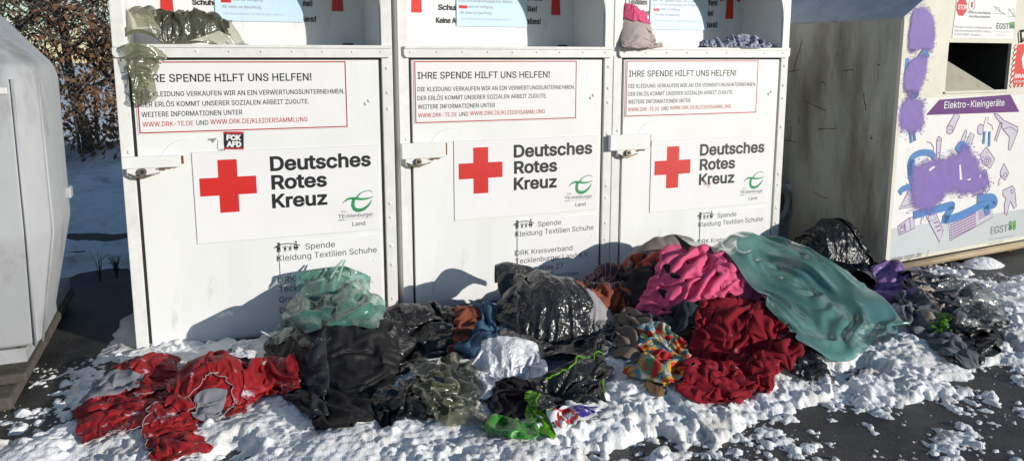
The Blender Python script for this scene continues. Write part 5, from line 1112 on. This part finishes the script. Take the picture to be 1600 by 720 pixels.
def on_grid(g, mb, s, u0, v0, w, h, m, bold=.03, lift=.004, shear=0., org=(0,0,0)):
    """lettering laid on a cloth grid; u along the rows, v up the columns"""
    v, f = text_geo(s, bold); xs_ = [p[0] for p in v]; mn, mx = min(xs_), max(xs_); ny, nx = g.shape[:2]; out = []
    N_ = np.cross(np.gradient(g, axis=1), np.gradient(g, axis=0)); N_ /= np.linalg.norm(N_, axis=2, keepdims=True)+1e-9
    if N_[...,2].mean() < 0: N_ = -N_
    for p in v:
        a = min(max((u0+(p[0]-mn)/(mx-mn)*w+shear*p[1])*(nx-1), 0), nx-1.001); b = min(max((v0+p[1]/.509*h)*(ny-1), 0), ny-1.001); i, j = int(a), int(b); a -= i; b -= j
        q = lambda T: (T[j,i]*(1-a)+T[j,i+1]*a)*(1-b)+(T[j+1,i]*(1-a)+T[j+1,i+1]*a)*b
        out.append(tuple(q(g)+q(N_)*lift-np.array(org)))
    mb.add(out, f, m)
mb = MB(); og = tuple(shopping_bag.location)
on_grid(ls_, mb, 'o', .02, .16, .06, .26, M_blk, org=og); on_grid(ls_, mb, 'JCID', .10, .14, .44, .68, M_red, .045, org=og); on_grid(ls_, mb, 'SIN', .56, .18, .28, .60, M_pblue, .045, org=og); on_grid(ls_, mb, 'C', .86, .25, .10, .5, M_pblue, .045, org=og)
mb.build('strip_lettering', shopping_bag)
mb = MB(); g_ = GRID['discount_bag']; ox = np.array(og)
for pl in (g_[3:, -1], g_[-4, 8:], g_[2:12, 0]): mb.tube([tuple(p-ox+np.array([0,-.004,.004])) for p in pl], .004, K_lime, 6)
mb.build('lime_edge', shopping_bag)
mb = MB(); ox = green_bag.location; M_hand = mat('handle_pale_green', (.50,.66,.56), .4, translucent=.4)
mb.tube([tuple(A(x, y+4, 3.60)-ox) for x, y in ((536,402),(527,412),(517,428),(513,442),(517,449),(524,444),(530,428),(535,412),(540,402))], [.004,.006,.007,.007,.006,.006,.006,.005,.004], M_hand, 6)
mb.build('handle', green_bag)

item('dry_leaf', 'leaf', M_leaf, 'curled brown leaf lying in the snow before the heap', 'leaf', .001)
item('plastic_scrap', 'scrap_small', K_blkf, 'torn black plastic scrap in the snow right of the black denim hem', 'plastic scrap', .002)
# ------------------------------------------------------------------ camera, sun, sky
cd = bpy.data.cameras.new('camera'); cam = bpy.data.objects.new('camera', cd); C.objects.link(cam)
cam.location = (0, 0, H); cam.rotation_euler = (R(90)-PIT, 0, -YAW); cd.sensor_width = 36; cd.lens = 27; cd.shift_y = -77/1600; cd.clip_end = 500; cd.clip_start = .05
bpy.context.scene.camera = cam
SAZ, SEL = R(141.), R(13.5)
ld = bpy.data.lights.new('sun', 'SUN'); ld.energy = 4.4; ld.angle = R(.5); ld.color = (1., .95, .87); lo = bpy.data.objects.new('sun', ld); C.objects.link(lo)
sd = Vector((math.sin(SAZ)*math.cos(SEL), math.cos(SAZ)*math.cos(SEL), math.sin(SEL))); lo.rotation_euler = sd.to_track_quat('Z', 'Y').to_euler(); lo.location = sd*20
w = bpy.data.worlds.new('World'); bpy.context.scene.world = w; w.use_nodes = True; nt = w.node_tree
sk = nt.nodes.new('ShaderNodeTexSky'); sk.sky_type = 'NISHITA'; sk.sun_disc = False; sk.sun_elevation = SEL; sk.sun_rotation = SAZ; sk.air_density = 1.; sk.dust_density = .1; sk.ozone_density = 2.5
bg = nt.nodes['Background']; bg.inputs[1].default_value = .11; nt.links.new(sk.outputs[0], bg.inputs[0])
sc = bpy.context.scene; sc.view_settings.view_transform = 'Standard'; sc.view_settings.look = 'None'; sc.view_settings.exposure = .0; sc.view_settings.gamma = 1
sc.cycles.use_denoising = True; sc.cycles.max_bounces = 10; sc.cycles.transparent_max_bounces = 16; sc.cycles.caustics_refractive = False; sc.cycles.caustics_reflective = False

for n_, l_ in (('ground','dark wet asphalt ground'),('snow','bright slushy trodden snow in front of the clothes heap'),('pale_strip_by_the_bin','thin pale strip on the ground beside the first container'),('snow_bank','blue shaded snow behind the bottle bank'),('snow_field','far snow field behind the hedge')):
    o = bpy.data.objects.get(n_)
    if o: o['label'] = l_
